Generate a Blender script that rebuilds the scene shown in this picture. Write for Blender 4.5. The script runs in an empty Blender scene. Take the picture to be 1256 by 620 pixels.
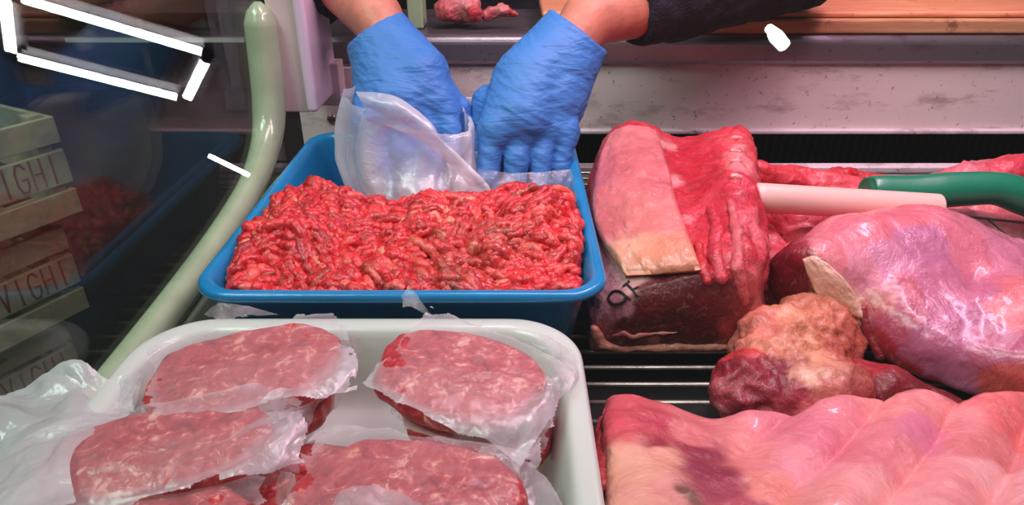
import bpy, math, random
import numpy as np
from mathutils import Vector, Matrix, Euler
from mathutils.bvhtree import BVHTree

random.seed(7)
rng = np.random.default_rng(7)
SC = bpy.context.scene
COL = SC.collection
R = math.radians

# ------------------------------------------------------------------ camera numbers (1256 x 620 frame)
F, PITCH, H = 850.0, R(28), 0.345
CP, SP = math.cos(PITCH), math.sin(PITCH)
CAM = np.array([0.0, 0.0, H])

def ray(px, py):
    yc = (310 - py) / F
    return np.array([(px - 628) / F, yc * SP + CP, yc * CP - SP])

def Q(px, py, y):                       # point seen at (px,py) at world depth y
    d = ray(px, py); t = y / d[1]
    return CAM + d * t

def Z(px, py, z):                       # point seen at (px,py) at world height z
    d = ray(px, py); t = (z - H) / d[2]
    return CAM + d * t

def mpp(px, py, y):                     # metres per pixel there
    return y / ray(px, py)[1] / F

def srgb(r, g, b):
    o = []
    for c in (r, g, b):
        c /= 255.0
        o.append(c / 12.92 if c <= 0.04045 else ((c + 0.055) / 1.055) ** 2.4)
    return tuple(o)

# ------------------------------------------------------------------ noise
def _h(ix, iy, iz, s):
    n = (ix * 374761393 + iy * 668265263 + iz * 2147483647 + s * 1274126177) & 0xffffffff
    n = ((n ^ (n >> 13)) * 1103515245) & 0xffffffff
    n = ((n ^ (n >> 15)) * 2246822519) & 0xffffffff
    return (n ^ (n >> 16)) & 0xffffffff

def pn(P, s=0):
    P = np.asarray(P, dtype=np.float64)
    i = np.floor(P).astype(np.int64); f = P - i
    u = f * f * f * (f * (f * 6 - 15) + 10)
    out = 0
    for dx in (0, 1):
        wx = u[..., 0] if dx else 1 - u[..., 0]
        for dy in (0, 1):
            wy = u[..., 1] if dy else 1 - u[..., 1]
            for dz in (0, 1):
                wz = u[..., 2] if dz else 1 - u[..., 2]
                h = _h(i[..., 0] + dx, i[..., 1] + dy, i[..., 2] + dz, s)
                gx = (h & 1023) / 511.5 - 1; gy = ((h >> 10) & 1023) / 511.5 - 1; gz = ((h >> 20) & 1023) / 511.5 - 1
                out = out + wx * wy * wz * (gx * (f[..., 0] - dx) + gy * (f[..., 1] - dy) + gz * (f[..., 2] - dz))
    return out * 1.3

def fbm(P, o=3, s=0):
    P = np.asarray(P); a = 1.0; t = 0
    for k in range(o):
        t = t + a * pn(P * (2 ** k) + 17.3 * k, s + k); a *= .5
    return t

def ridged(P, o=3, s=0):
    P = np.asarray(P); a = 1.0; t = 0
    for k in range(o):
        t = t + a * (1 - 2.2 * np.abs(pn(P * (2 ** k) + 9.1 * k, s + k))); a *= .5
    return t

def facet(P, f, s=0, n=5, warp=.15):
    """planar folds with sharp creases"""
    P = np.asarray(P); r_ = np.random.default_rng(s + 100); t = 0
    W = P * f + warp * np.stack([pn(P * f * .6, s), pn(P * f * .6 + 7, s + 1), pn(P * f * .6 + 13, s + 2)], -1) * 3
    for k in range(n):
        d = r_.normal(0, 1, 3); d /= np.linalg.norm(d); w_ = .6 + 1.1 * r_.random()
        x = (W @ d) * w_ + r_.random() * 4
        t = t + (np.abs((x % 1.0) - .5) * 4 - 1) / (w_ ** 1.0)
    return t / n * 1.6

def sst(a, b, x):
    t = np.clip((x - a) / (b - a), 0, 1); return t * t * (3 - 2 * t)

# ------------------------------------------------------------------ objects
def tagit(o, label=None, cat=None, group=None, kind=None):
    if label: o['label'] = label
    if cat: o['category'] = cat
    if group: o['group'] = group
    if kind: o['kind'] = kind
    return o

def empty(name, loc, label, cat, group=None):
    o = bpy.data.objects.new(name, None); COL.objects.link(o); o.location = [float(v) for v in loc]
    o.empty_display_size = .02
    return tagit(o, label, cat, group)

def mesh(name, V, Fc, mat, parent=None, smooth=True, col=None, opq=None, world=True):
    me = bpy.data.meshes.new(name)
    V = np.asarray(V, dtype=np.float64)
    if parent is not None and world:
        V = V - np.array(parent_origin(parent))
    me.from_pydata(V.tolist() if len(V) < 20000 or not isinstance(Fc, np.ndarray) else V.tolist(), [], Fc.tolist() if isinstance(Fc, np.ndarray) else Fc)
    if smooth:
        me.polygons.foreach_set('use_smooth', [True] * len(me.polygons))
    if col is not None:
        a = me.color_attributes.new('Col', 'FLOAT_COLOR', 'POINT')
        c = np.ones((len(V), 4)); c[:, :3] = col
        a.data.foreach_set('color', c.ravel())
    if opq is not None:
        a = me.attributes.new('opq', 'FLOAT', 'POINT')
        a.data.foreach_set('value', np.asarray(opq, dtype=np.float32))
    me.update()
    o = bpy.data.objects.new(name, me); COL.objects.link(o)
    if mat: me.materials.append(mat)
    if parent is not None: o.parent = parent
    return o

def parent_origin(p):
    v = np.array(p.location)
    while p.parent: p = p.parent; v = v + np.array(p.location)
    return v

def recentre(o, c):                     # put a top-level mesh's origin at c
    c = Vector([float(v) for v in c])
    o.data.transform(Matrix.Translation(-c)); o.location = c
    return o

def verts(o):
    a = np.empty(len(o.data.vertices) * 3); o.data.vertices.foreach_get('co', a); return a.reshape(-1, 3)

def setverts(o, V):
    o.data.vertices.foreach_set('co', np.ascontiguousarray(V).ravel()); o.data.update()

def normals(o):
    a = np.empty(len(o.data.vertices) * 3, dtype=np.float32); o.data.vertex_normals.foreach_get('vector', a); return a.reshape(-1, 3).astype(float)

def box(lo, hi):
    x0, y0, z0 = lo; x1, y1, z1 = hi
    V = [(x0, y0, z0), (x1, y0, z0), (x1, y1, z0), (x0, y1, z0), (x0, y0, z1), (x1, y0, z1), (x1, y1, z1), (x0, y1, z1)]
    Fc = [(3, 2, 1, 0), (4, 5, 6, 7), (0, 1, 5, 4), (1, 2, 6, 5), (2, 3, 7, 6), (3, 0, 4, 7)]
    return V, Fc

def join(*parts):
    V = []; Fc = []
    for v, f in parts:
        n = len(V); V += [tuple(p) for p in v]; Fc += [tuple(i + n for i in q) for q in f]
    return V, Fc

def bevel(o, w, seg=3):
    m = o.modifiers.new('bevel', 'BEVEL'); m.width = w; m.segments = seg; m.limit_method = 'ANGLE'; m.angle_limit = R(40)
    return o

def tube(pts, rad, sides=12, caps=True, close=False):
    pts = [np.array(p, float) for p in pts]; n = len(pts)
    rr = rad if hasattr(rad, '__len__') else [rad] * n
    V = []; Fc = []
    up = np.array([0, 0, 1.0]); prev = None
    for i, p in enumerate(pts):
        a = pts[max(i - 1, 0)]; b = pts[min(i + 1, n - 1)]
        t = b - a; t /= np.linalg.norm(t) + 1e-12
        if prev is None:
            u = np.cross(t, up)
            if np.linalg.norm(u) < .1: u = np.cross(t, [1, 0, 0])
        else:
            u = prev - t * prev.dot(t)
        u /= np.linalg.norm(u); prev = u; w = np.cross(t, u)
        for k in range(sides):
            an = 2 * math.pi * k / sides
            V.append(p + rr[i] * (math.cos(an) * u + math.sin(an) * w))
    for i in range(n - 1):
        for k in range(sides):
            k2 = (k + 1) % sides
            Fc.append((i * sides + k, (i + 1) * sides + k, (i + 1) * sides + k2, i * sides + k2))
    if caps:
        Fc.append(tuple(range(sides))); Fc.append(tuple(reversed(range((n - 1) * sides, n * sides))))
    return V, Fc

def catmull(pts, n):                    # smooth resample of a polyline (arrays of any dimension)
    P = np.array(pts, float); m = len(P); out = []
    ts = np.linspace(0, m - 1, n)
    for t in ts:
        i = min(int(t), m - 2); u = t - i
        p0 = P[max(i - 1, 0)] if i > 0 else 2 * P[0] - P[1]
        p1, p2 = P[i], P[i + 1]
        p3 = P[i + 2] if i + 2 < m else 2 * P[-1] - P[-2]
        out.append(.5 * ((2 * p1) + (-p0 + p2) * u + (2 * p0 - 5 * p1 + 4 * p2 - p3) * u * u + (-p0 + 3 * p1 - 3 * p2 + p3) * u ** 3))
    return np.array(out)

def sheet_pts(ctrl, nu, nv):            # ctrl[row][col] -> smooth grid of points
    rows = np.array([catmull(r, nu) for r in ctrl])
    cols = np.array([catmull(rows[:, j], nv) for j in range(nu)])
    return cols.transpose(1, 0, 2)      # nv, nu, 3

def grid_faces(nv, nu, keep=None, wrap=False):
    idx = np.arange(nv * nu).reshape(nv, nu)
    if wrap:
        idx = np.concatenate([idx, idx[:, :1]], 1)
    q = np.stack([idx[:-1, :-1], idx[:-1, 1:], idx[1:, 1:], idx[1:, :-1]], -1)
    if keep is not None: q = q[keep]
    return q.reshape(-1, 4)

def thicken(o, t):
    m = o.modifiers.new('solid', 'SOLIDIFY'); m.thickness = t; m.offset = 0
    return o

# ------------------------------------------------------------------ blobs: smooth unions meshed by surface nets
def d_chain(P, pts):
    best = None
    if len(pts) == 1:
        return np.linalg.norm(P - pts[0][0], axis=-1) - pts[0][1]
    for (a, ra), (b, rb) in zip(pts[:-1], pts[1:]):
        a = np.asarray(a); b = np.asarray(b); ab = b - a
        t = np.clip(((P - a) @ ab) / (ab @ ab), 0, 1)
        d = np.sqrt((((P - a) - t[..., None] * ab) ** 2).sum(-1)) - (ra + (rb - ra) * t)
        best = d if best is None else np.minimum(best, d)
    return best

def d_ell(P, c, r, rot=None):
    q = P - np.asarray(c)
    if rot is not None:
        M = np.array(Euler([R(v) for v in rot]).to_matrix()); q = q @ M
    r = np.asarray(r); k0 = np.sqrt(((q / r) ** 2).sum(-1)) + 1e-9; k1 = np.sqrt(((q / r ** 2) ** 2).sum(-1)) + 1e-9
    return k0 * (k0 - 1) / k1

def d_box(P, c, r, rot=None, rad=.01):
    q = P - np.asarray(c)
    if rot is not None:
        M = np.array(Euler([R(v) for v in rot]).to_matrix()); q = q @ M
    q = np.abs(q) - (np.asarray(r) - rad)
    return np.sqrt((np.maximum(q, 0) ** 2).sum(-1)) + np.minimum(q.max(-1), 0) - rad

def smin(a, b, k):
    h = np.maximum(k - np.abs(a - b), 0) / k
    return np.minimum(a, b) - h * h * k * .25

def smax(a, b, k): return -smin(-a, -b, k)

def nets(V, lo, h):
    nx, ny, nz = V.shape
    S = np.zeros((nx - 1, ny - 1, nz - 1, 3), np.float32); C = np.zeros((nx - 1, ny - 1, nz - 1), np.float32)
    I, J, K = np.meshgrid(np.arange(nx), np.arange(ny), np.arange(nz), indexing='ij')
    base = np.stack([I, J, K], -1).astype(np.float32); del I, J, K
    ins = V < 0; sh = (nx, ny, nz); quads = []
    idx = None
    masks = []
    for a in range(3):
        s0 = [slice(None)] * 3; s1 = [slice(None)] * 3
        s0[a] = slice(0, sh[a] - 1); s1[a] = slice(1, sh[a])
        v0 = V[tuple(s0)]; v1 = V[tuple(s1)]
        m = ins[tuple(s0)] != ins[tuple(s1)]
        t = np.where(m, v0 / np.where(m, v0 - v1, 1), 0)
        pos = base[tuple(s0)].copy(); pos[..., a] += t; pos *= m[..., None]
        masks.append((m, ins[tuple(s0)]))
        o = [x for x in range(3) if x != a]
        for p in (0, 1):
            for q in (0, 1):
                sl = [slice(None)] * 3
                sl[o[0]] = slice(p, p + sh[o[0]] - 1); sl[o[1]] = slice(q, q + sh[o[1]] - 1)
                S += pos[tuple(sl)]; C += m[tuple(sl)]
    act = C > 0
    idx = -np.ones(C.shape, np.int64); idx[act] = np.arange(act.sum())
    P = S[act] / C[act][:, None] * h + np.asarray(lo)
    for a in range(3):
        m, i0 = masks[a]
        e = np.argwhere(m)
        o1, o2 = [(1, 2), (2, 0), (0, 1)][a]
        ok = (e[:, o1] > 0) & (e[:, o2] > 0) & (e[:, o1] < sh[o1] - 1) & (e[:, o2] < sh[o2] - 1)
        e = e[ok]; inside0 = i0[tuple(e.T)]
        def cell(d1, d2):
            c = e.copy(); c[:, o1] += d1; c[:, o2] += d2
            return idx[tuple(c.T)]
        q = np.stack([cell(-1, -1), cell(0, -1), cell(0, 0), cell(-1, 0)], -1)
        q[~inside0] = q[~inside0][:, ::-1]
        quads.append(q)
    return P, np.concatenate(quads)

def blob(name, prims, k, h, mat, parent=None, cuts=(), disp=None, pad=.02, kc=.006, colf=None, lo=None, hi=None, relax=1):
    """prims: ('c', [(p,r)..]) ('e', c, r, rot) ('b', c, r, rot, rad);  cuts: ('h', p, n) or ('s', prim)"""
    ext = []
    for p in prims:
        if p[0] == 'c':
            for q, r in p[1]: ext += [np.asarray(q) - r, np.asarray(q) + r]
        else:
            r = max(p[2]); ext += [np.asarray(p[1]) - r, np.asarray(p[1]) + r]
    ext = np.array(ext); L = ext.min(0) - pad; U = ext.max(0) + pad
    if lo is not None: L = np.maximum(L, lo)
    if hi is not None: U = np.minimum(U, hi)
    n = np.ceil((U - L) / h).astype(int) + 1
    g = np.stack(np.meshgrid(*[L[i] + h * np.arange(n[i]) for i in range(3)], indexing='ij'), -1)
    def ev(p, P):
        if p[0] == 'c': return d_chain(P, p[1])
        if p[0] == 'e': return d_ell(P, *p[1:])
        if p[0] == 'b': return d_box(P, *p[1:])
    def field(P):
        D = None
        for p in prims:
            d = ev(p, P); D = d if D is None else smin(D, d, k)
        for c in cuts:
            if c[0] == 'h':
                nn = np.asarray(c[2], float); nn = nn / np.linalg.norm(nn)
                D = smax(D, (P - np.asarray(c[1])) @ nn, kc)
            elif c[0] == 's':
                D = smax(D, -ev(c[1], P), c[2] if len(c) > 2 else kc)
        return D
    D = np.empty(g.shape[:3], np.float32)
    for i in range(0, g.shape[0], 16): D[i:i + 16] = field(g[i:i + 16])
    D[0] = D[-1] = 1e-3 + np.abs(D[0]); D[:, 0] = np.abs(D[:, 0]) + 1e-3; D[:, -1] = np.abs(D[:, -1]) + 1e-3
    D[:, :, 0] = np.abs(D[:, :, 0]) + 1e-3; D[:, :, -1] = np.abs(D[:, :, -1]) + 1e-3
    P, q = nets(D, L, h)
    for _ in range(relax):             # a light Laplacian pass
        a = np.zeros_like(P); c = np.zeros(len(P))
        for i in range(4):
            j = (i + 1) % 4
            np.add.at(a, q[:, i], P[q[:, j]]); np.add.at(c, q[:, i], 1)
            np.add.at(a, q[:, j], P[q[:, i]]); np.add.at(c, q[:, j], 1)
        P = P * .5 + .5 * a / np.maximum(c, 1)[:, None]
    o = mesh(name, P, q, mat, None)
    if disp is not None:
        N = normals(o); P = P + N * disp(P, N)[:, None]
        for c in cuts:
            if c[0] == 'h' and tuple(c[2]) == (0, 0, -1): P[:, 2] = np.maximum(P[:, 2], c[1][2] - .0003)
        setverts(o, P)
    if colf is not None:
        c = colf(o, P)
        a = o.data.color_attributes.new('Col', 'FLOAT_COLOR', 'POINT')
        cc = np.ones((len(P), 4)); cc[:, :3] = c; a.data.foreach_set('color', cc.ravel())
    if parent is not None:
        setverts(o, P - parent_origin(parent)); o.parent = parent
    else:
        recentre(o, [P[:, 0].mean(), P[:, 1].mean(), P[:, 2].min()])
    return o

def seeds(lst, warp=.012, sc=45, pw=7, s=3, base=None):
    """where on the body each kind of tissue lies: (px, py, colour, reach) marks fix points on the finished surface"""
    def f(o, P):
        me = o.data
        bvh = BVHTree.FromPolygons([tuple(v) for v in P], [tuple(p.vertices) for p in me.polygons])
        pts = []
        for px, py, c, r in lst:
            d = Vector(ray(px, py)).normalized()
            hit = bvh.ray_cast(Vector(CAM), d)
            if hit[0] is None:
                hit = bvh.find_nearest(Vector(CAM) + d * 0.62)
            pts.append((np.array(hit[0]), np.array(srgb(*c)), r))
        W = P + warp * np.stack([fbm(P * sc, 3, s), fbm(P * sc + 31, 3, s + 5), fbm(P * sc + 67, 3, s + 9)], -1)
        acc = np.zeros_like(P); ws = np.zeros(len(P))
        for p, c, r in pts:
            w = (np.linalg.norm(W - p, axis=-1) / r + 1e-3) ** (-pw)
            acc += w[:, None] * c; ws += w
        return acc / ws[:, None]
    return f

def ch(*p):      # chain from (px,py,y,rpx)
    return ('c', [(Q(a, b, y), r * mpp(a, b, y)) for a, b, y, r in p])

def el(px, py, y, rx, ry, rz, rot=None):   # radii in metres
    return ('e', Q(px, py, y), (rx, ry, rz), rot)

# ------------------------------------------------------------------ materials
class NT:
    def __init__(s, name):
        s.m = bpy.data.materials.new(name); s.m.use_nodes = True; s.t = s.m.node_tree; s.t.nodes.clear()
        s.out = s.n('ShaderNodeOutputMaterial')
    def n(s, typ, **kw):
        x = s.t.nodes.new(typ)
        for k, v in kw.items():
            if k.startswith('_'): setattr(x, k[1:], v)
        return x
    def l(s, a, b): s.t.links.new(a, b)
    def put(s, sock, v):
        if hasattr(v, 'is_output'): s.l(v, sock)
        else: sock.default_value = v
    def bsdf(s, col, rough=.5, metal=0, coat=0, coatr=.1, spec=.5, sss=0, bump=None, trans=0, alpha=1, emit=None, es=0, sheen=0):
        b = s.n('ShaderNodeBsdfPrincipled')
        s.put(b.inputs['Base Color'], col if hasattr(col, 'is_output') else (*col, 1)); s.put(b.inputs['Roughness'], rough)
        s.put(b.inputs['Metallic'], metal); s.put(b.inputs['Coat Weight'], coat); s.put(b.inputs['Coat Roughness'], coatr)
        s.put(b.inputs['Specular IOR Level'], spec); s.put(b.inputs['Alpha'], alpha)
        s.put(b.inputs['Sheen Weight'], sheen)
        if sss:
            b.inputs['Subsurface Weight'].default_value = sss; b.inputs['Subsurface Scale'].default_value = .006
            b.inputs['Subsurface Radius'].default_value = (1, .35, .25)
        if bump is not None: s.l(bump, b.inputs['Normal'])
        if emit is not None:
            b.inputs['Emission Color'].default_value = (*emit, 1); b.inputs['Emission Strength'].default_value = es
        return b
    def done(s, sh): s.l(sh.outputs[0], s.out.inputs['Surface']); return s.m
    def co(s): return s.n('ShaderNodeTexCoord').outputs['Object']
    def noise(s, sc, det=4, rough=.55, vec=None, dist=0):
        x = s.n('ShaderNodeTexNoise'); x.inputs['Scale'].default_value = sc; x.inputs['Detail'].default_value = det
        x.inputs['Roughness'].default_value = rough; x.inputs['Distortion'].default_value = dist
        s.l(vec if vec is not None else s.co(), x.inputs['Vector']); return x.outputs['Fac']
    def voro(s, sc, vec=None, feat='F1', out='Distance'):
        x = s.n('ShaderNodeTexVoronoi'); x.feature = feat; x.inputs['Scale'].default_value = sc
        s.l(vec if vec is not None else s.co(), x.inputs['Vector']); return x.outputs[out]
    def ramp(s, fac, stops, interp='LINEAR'):
        x = s.n('ShaderNodeValToRGB'); x.color_ramp.interpolation = interp
        e = x.color_ramp.elements
        while len(e) < len(stops): e.new(.5)
        for k, (p, c) in enumerate(stops):
            e[k].position = p; e[k].color = (*c, 1) if hasattr(c, '__len__') else (c, c, c, 1)
        s.l(fac, x.inputs['Fac']); return x.outputs['Color']
    def math(s, op, a, b=0.0, clamp=False):
        x = s.n('ShaderNodeMath'); x.operation = op; x.use_clamp = clamp
        s.put(x.inputs[0], a); s.put(x.inputs[1], b); return x.outputs[0]
    def mix(s, fac, a, b, mode='MIX'):
        x = s.n('ShaderNodeMix'); x.data_type = 'RGBA'; x.blend_type = mode
        s.put(x.inputs[0], fac)
        s.put(x.inputs[6], a if hasattr(a, 'is_output') else (*a, 1)); s.put(x.inputs[7], b if hasattr(b, 'is_output') else (*b, 1))
        return x.outputs[2]
    def bump(s, hgt, dist, st=1.0, normal=None):
        x = s.n('ShaderNodeBump'); x.inputs['Distance'].default_value = dist; x.inputs['Strength'].default_value = st
        s.l(hgt, x.inputs['Height'])
        if normal is not None: s.l(normal, x.inputs['Normal'])
        return x.outputs['Normal']
    def attr(s, name, out='Color'):
        x = s.n('ShaderNodeAttribute'); x.attribute_name = name; return x.outputs[out]
    def warp(s, sc, amt, stretch=(1, 1, 1)):
        mp = s.n('ShaderNodeMapping'); s.l(s.co(), mp.inputs['Vector']); mp.inputs['Scale'].default_value = stretch
        nz = s.n('ShaderNodeTexNoise'); nz.inputs['Scale'].default_value = sc; s.l(s.co(), nz.inputs['Vector'])
        a = s.n('ShaderNodeVectorMath'); a.operation = 'MULTIPLY_ADD'
        s.l(nz.outputs['Color'], a.inputs[0]); a.inputs[1].default_value = (amt,) * 3; s.l(mp.outputs[0], a.inputs[2])
        return a.outputs[0]

def plain(name, col, rough=.5, metal=0, bsc=None, bd=0, mott=.0, msc=30, coat=0, spec=.5):
    t = NT(name); c = col
    if mott:
        f = t.noise(msc, 5)
        c = t.mix(t.ramp(f, [(.35, 0.0), (.65, 1.0)]), tuple(v * (1 - mott) for v in col), tuple(min(v * (1 + mott * .5), 1) for v in col))
    b = t.bump(t.noise(bsc, 3), bd) if bsc else None
    return t.done(t.bsdf(c, rough, metal, coat=coat, bump=b, spec=spec))

def meat_mat(name, mott=.35, msc=60, marble=0, bsc=180, bd=.0012, bsc2=40, bd2=.002, rough=.38, coat=.45, sss=.0, stretch=(1, 1, 1)):
    t = NT(name)
    c = t.attr('Col')
    w = t.warp(25, .02, stretch)
    f = t.noise(msc, 6, .6, w, .6)
    c = t.mix(t.ramp(f, [(.3, 1.0), (.7, 0.0)]), c, t.mix(mott, c, srgb(150, 20, 40), 'MULTIPLY'))
    if marble:
        v = t.noise(msc * 2.2, 5, .7, w, 1.5)
        c = t.mix(t.math('MULTIPLY', t.ramp(v, [(.56, 0.0), (.66, 1.0)]), marble), c, srgb(240, 190, 180))
    spk = t.noise(msc * 5, 3, .6)
    c = t.mix(t.math('MULTIPLY', t.ramp(spk, [(.62, 0.0), (.72, 1.0)]), .10), c, srgb(235, 140, 140))
    h = t.math('ADD', t.noise(bsc, 5, .6, w, .3), t.math('MULTIPLY', t.noise(bsc2, 4, .6, w, .5), bd2 / bd))
    n = t.bump(h, bd)
    rg = t.ramp(t.noise(50, 3), [(.3, rough * .7), (.7, rough * 1.3)])
    return t.done(t.bsdf(c, rg, coat=coat, coatr=.12, bump=n, sss=sss))

def film_mat(name, col=(.9, .88, .9), lo=.1, hi=.62, rough=.22, bsc=90, bd=.0015):
    t = NT(name)
    o = t.attr('opq', 'Fac')
    nz = t.noise(28, 4, .6)
    fac = t.math('MULTIPLY_ADD', o, 1.0)
    fac.node.inputs[1].default_value = hi - lo; fac.node.inputs[2].default_value = lo
    fac = t.math('MULTIPLY', fac, t.ramp(nz, [(.25, .7), (.75, 1.0)]))
    lw = t.n('ShaderNodeLayerWeight'); lw.inputs['Blend'].default_value = .35
    fac = t.math('ADD', fac, t.math('MULTIPLY', lw.outputs['Facing'], .18), True)
    n = t.bump(t.noise(bsc, 4, .6, t.warp(20, .02), .8), bd)
    d = t.bsdf(col, rough, bump=n, spec=.7, coat=.5, coatr=.1)
    tl = t.n('ShaderNodeBsdfTranslucent'); tl.inputs['Color'].default_value = (*col, 1)
    m1 = t.n('ShaderNodeMixShader'); m1.inputs[0].default_value = .35; t.l(d.outputs[0], m1.inputs[1]); t.l(tl.outputs[0], m1.inputs[2])
    tr = t.n('ShaderNodeBsdfTransparent')
    m2 = t.n('ShaderNodeMixShader'); t.l(fac, m2.inputs[0]); t.l(tr.outputs[0], m2.inputs[1]); t.l(m1.outputs[0], m2.inputs[2])
    gl = t.n('ShaderNodeBsdfGlossy'); gl.inputs['Roughness'].default_value = .12; t.l(n, gl.inputs['Normal'])
    m3 = t.n('ShaderNodeMixShader'); m3.inputs[0].default_value = .035; t.l(m2.outputs[0], m3.inputs[1]); t.l(gl.outputs[0], m3.inputs[2])
    return t.done(m3)

def glass_mat(name, tint=(.97, 1, .98), boost=1.0):
    t = NT(name)
    g = t.n('ShaderNodeNewGeometry')
    ior = t.math('MULTIPLY_ADD', g.outputs['Backfacing'], 1 / 1.52 - 1.52); ior.node.inputs[2].default_value = 1.52
    fr = t.n('ShaderNodeFresnel'); t.l(ior, fr.inputs['IOR'])
    fac = t.math('MULTIPLY', fr.outputs[0], boost, True)
    tr = t.n('ShaderNodeBsdfTransparent'); tr.inputs['Color'].default_value = (*tint, 1)
    gl = t.n('ShaderNodeBsdfGlossy'); gl.inputs['Roughness'].default_value = 0.0
    m = t.n('ShaderNodeMixShader'); t.l(fac, m.inputs[0]); t.l(tr.outputs[0], m.inputs[1]); t.l(gl.outputs[0], m.inputs[2])
    return t.done(m)

M = {}
M['blue'] = plain('blue_plastic', srgb(22, 132, 190), .28, bsc=60, bd=.0004, coat=.3, mott=.1)
M['white'] = plain('white_plastic', srgb(208, 214, 205), .3, coat=.3)
M['dark'] = plain('dark_steel', srgb(38, 30, 32), .5, .3, mott=.4)
M['black'] = plain('black_paint', srgb(14, 12, 14), .6)
M['wire'] = plain('rack_steel', srgb(190, 175, 165), .3, .7, mott=.3, msc=80)
M['green_tube'] = plain('pale_green_plastic', srgb(168, 182, 150), .2, coat=.5, mott=.15, msc=20)
M['housing'] = plain('pink_white_enamel', srgb(232, 208, 208), .3, coat=.2)
M['sweater'] = plain('dark_knit', srgb(34, 22, 38), .9, bsc=300, bd=.002)
M['cuff'] = plain('purple_cuff', srgb(110, 20, 62), .8, bsc=400, bd=.001)
M['skin'] = plain('skin', srgb(214, 130, 108), .45, mott=.18, msc=40, bsc=200, bd=.0005)
M['trousers'] = plain('dark_trousers', srgb(30, 32, 44), .9)
M['hair'] = plain('dark_hair', srgb(40, 26, 20), .6, bsc=200, bd=.003)
M['greenhandle'] = plain('green_plastic', srgb(28, 122, 92), .33, coat=.25, bsc=500, bd=.0002)
M['creamhandle'] = plain('cream_plastic', srgb(228, 184, 174), .4, mott=.05, msc=20)
M['ink'] = plain('ink', srgb(40, 14, 30), .6)
M['floor'] = plain('floor_tiles', srgb(52, 50, 48), .5, mott=.3)
M['wall'] = plain('painted_wall', srgb(64, 48, 50), .7, mott=.3, msc=6)
M['crate'] = plain('crate_wood', srgb(146, 146, 116), .65, mott=.35, msc=14, bsc=90, bd=.001)
M['stampred'] = plain('faded_print', srgb(106, 66, 48), .7)
M['orange'] = plain('orange_peel', srgb(214, 92, 40), .45, bsc=300, bd=.001)
M['leaf'] = plain('leaf', srgb(70, 110, 46), .6, mott=.4)
M['palegreen'] = plain('pale_green', srgb(178, 205, 160), .5)
M['screw'] = plain('screw_steel', srgb(150, 120, 120), .35, .8)

def steel(name, base, metal, rough, stain=.7, streak=(1, 1, 1), low=None):
    t = NT(name)
    w = t.warp(18, .03, streak)
    f = t.noise(9, 8, .7, w)
    st = t.ramp(f, [(.53, 0.0), (.66, 1.0)])
    sp = t.ramp(t.noise(130, 3, .6), [(.65, 0.0), (.70, 1.0)])
    c = t.mix(t.math('MULTIPLY', st, stain), base, srgb(100, 50, 42))
    c = t.mix(t.math('MULTIPLY', sp, stain), c, srgb(50, 24, 24))
    return t.done(t.bsdf(c, rough, metal, bump=t.bump(f, .001)))
M['panel'] = steel('stained_panel', srgb(238, 216, 214), .05, .42, .5, (1, 1, 3))
M['ledge'] = steel('ledge_steel', srgb(150, 138, 146), .75, .3, .45, (1, 3, 3))
M['strip'] = steel('edge_strip', srgb(235, 215, 222), .1, .4, .6)

def glove():
    t = NT('blue_nitrile')
    mp = t.n('ShaderNodeMapping'); t.l(t.co(), mp.inputs['Vector']); mp.inputs['Rotation'].default_value = (0, R(28), 0); mp.inputs['Scale'].default_value = (.28, 1, 1.6)
    wv = t.noise(70, 3, .5, mp.outputs[0], .6)
    n = t.bump(t.math('ADD', wv, t.math('MULTIPLY', t.noise(25, 3), .6)), .0024)
    c = t.mix(t.noise(12, 2), srgb(52, 112, 186), srgb(80, 140, 212))
    return t.done(t.bsdf(c, .5, spec=.35, bump=n))
M['glove'] = glove()

def board():
    t = NT('orange_board')
    w = t.warp(6, .02, (1, 9, 9))
    c = t.ramp(t.noise(14, 6, .6, w), [(.3, srgb(214, 128, 88)), (.7, srgb(240, 168, 128))])
    c = t.mix(t.math('MULTIPLY', t.ramp(t.noise(30, 5, .7), [(.62, 0.0), (.7, 1.0)]), .6), c, srgb(140, 60, 40))
    return t.done(t.bsdf(c, .5, bump=t.bump(t.noise(120, 4), .0006)))
M['board'] = board()
def board2():
    t = NT('tan_board')
    w = t.warp(6, .02, (1, 9, 9))
    c = t.ramp(t.noise(14, 6, .6, w), [(.3, srgb(176, 118, 84)), (.7, srgb(214, 160, 118))])
    c = t.mix(t.math('MULTIPLY', t.ramp(t.noise(22, 5, .7), [(.6, 0.0), (.7, 1.0)]), .7), c, srgb(110, 52, 40))
    return t.done(t.bsdf(c, .5))
M['board2'] = board2()

def patty():
    t = NT('patty_mince')
    w = t.warp(70, .012)
    v = t.noise(105, 4, .66, w, .5)
    c = t.ramp(v, [(.32, srgb(136, 12, 24)), (.42, srgb(174, 32, 44)), (.52, srgb(190, 58, 62)), (.58, srgb(206, 92, 88)), (.64, srgb(238, 164, 148)), (.72, srgb(246, 200, 180))])
    f = t.noise(22, 4)
    c = t.mix(t.ramp(f, [(.35, 0.0), (.65, .35)]), c, srgb(196, 84, 90))
    n = t.bump(t.math('ADD', t.voro(170, w), t.noise(60, 3)), .0011)
    return t.done(t.bsdf(c, .42, coat=.25, coatr=.25, bump=n))
M['patty'] = patty()

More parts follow.
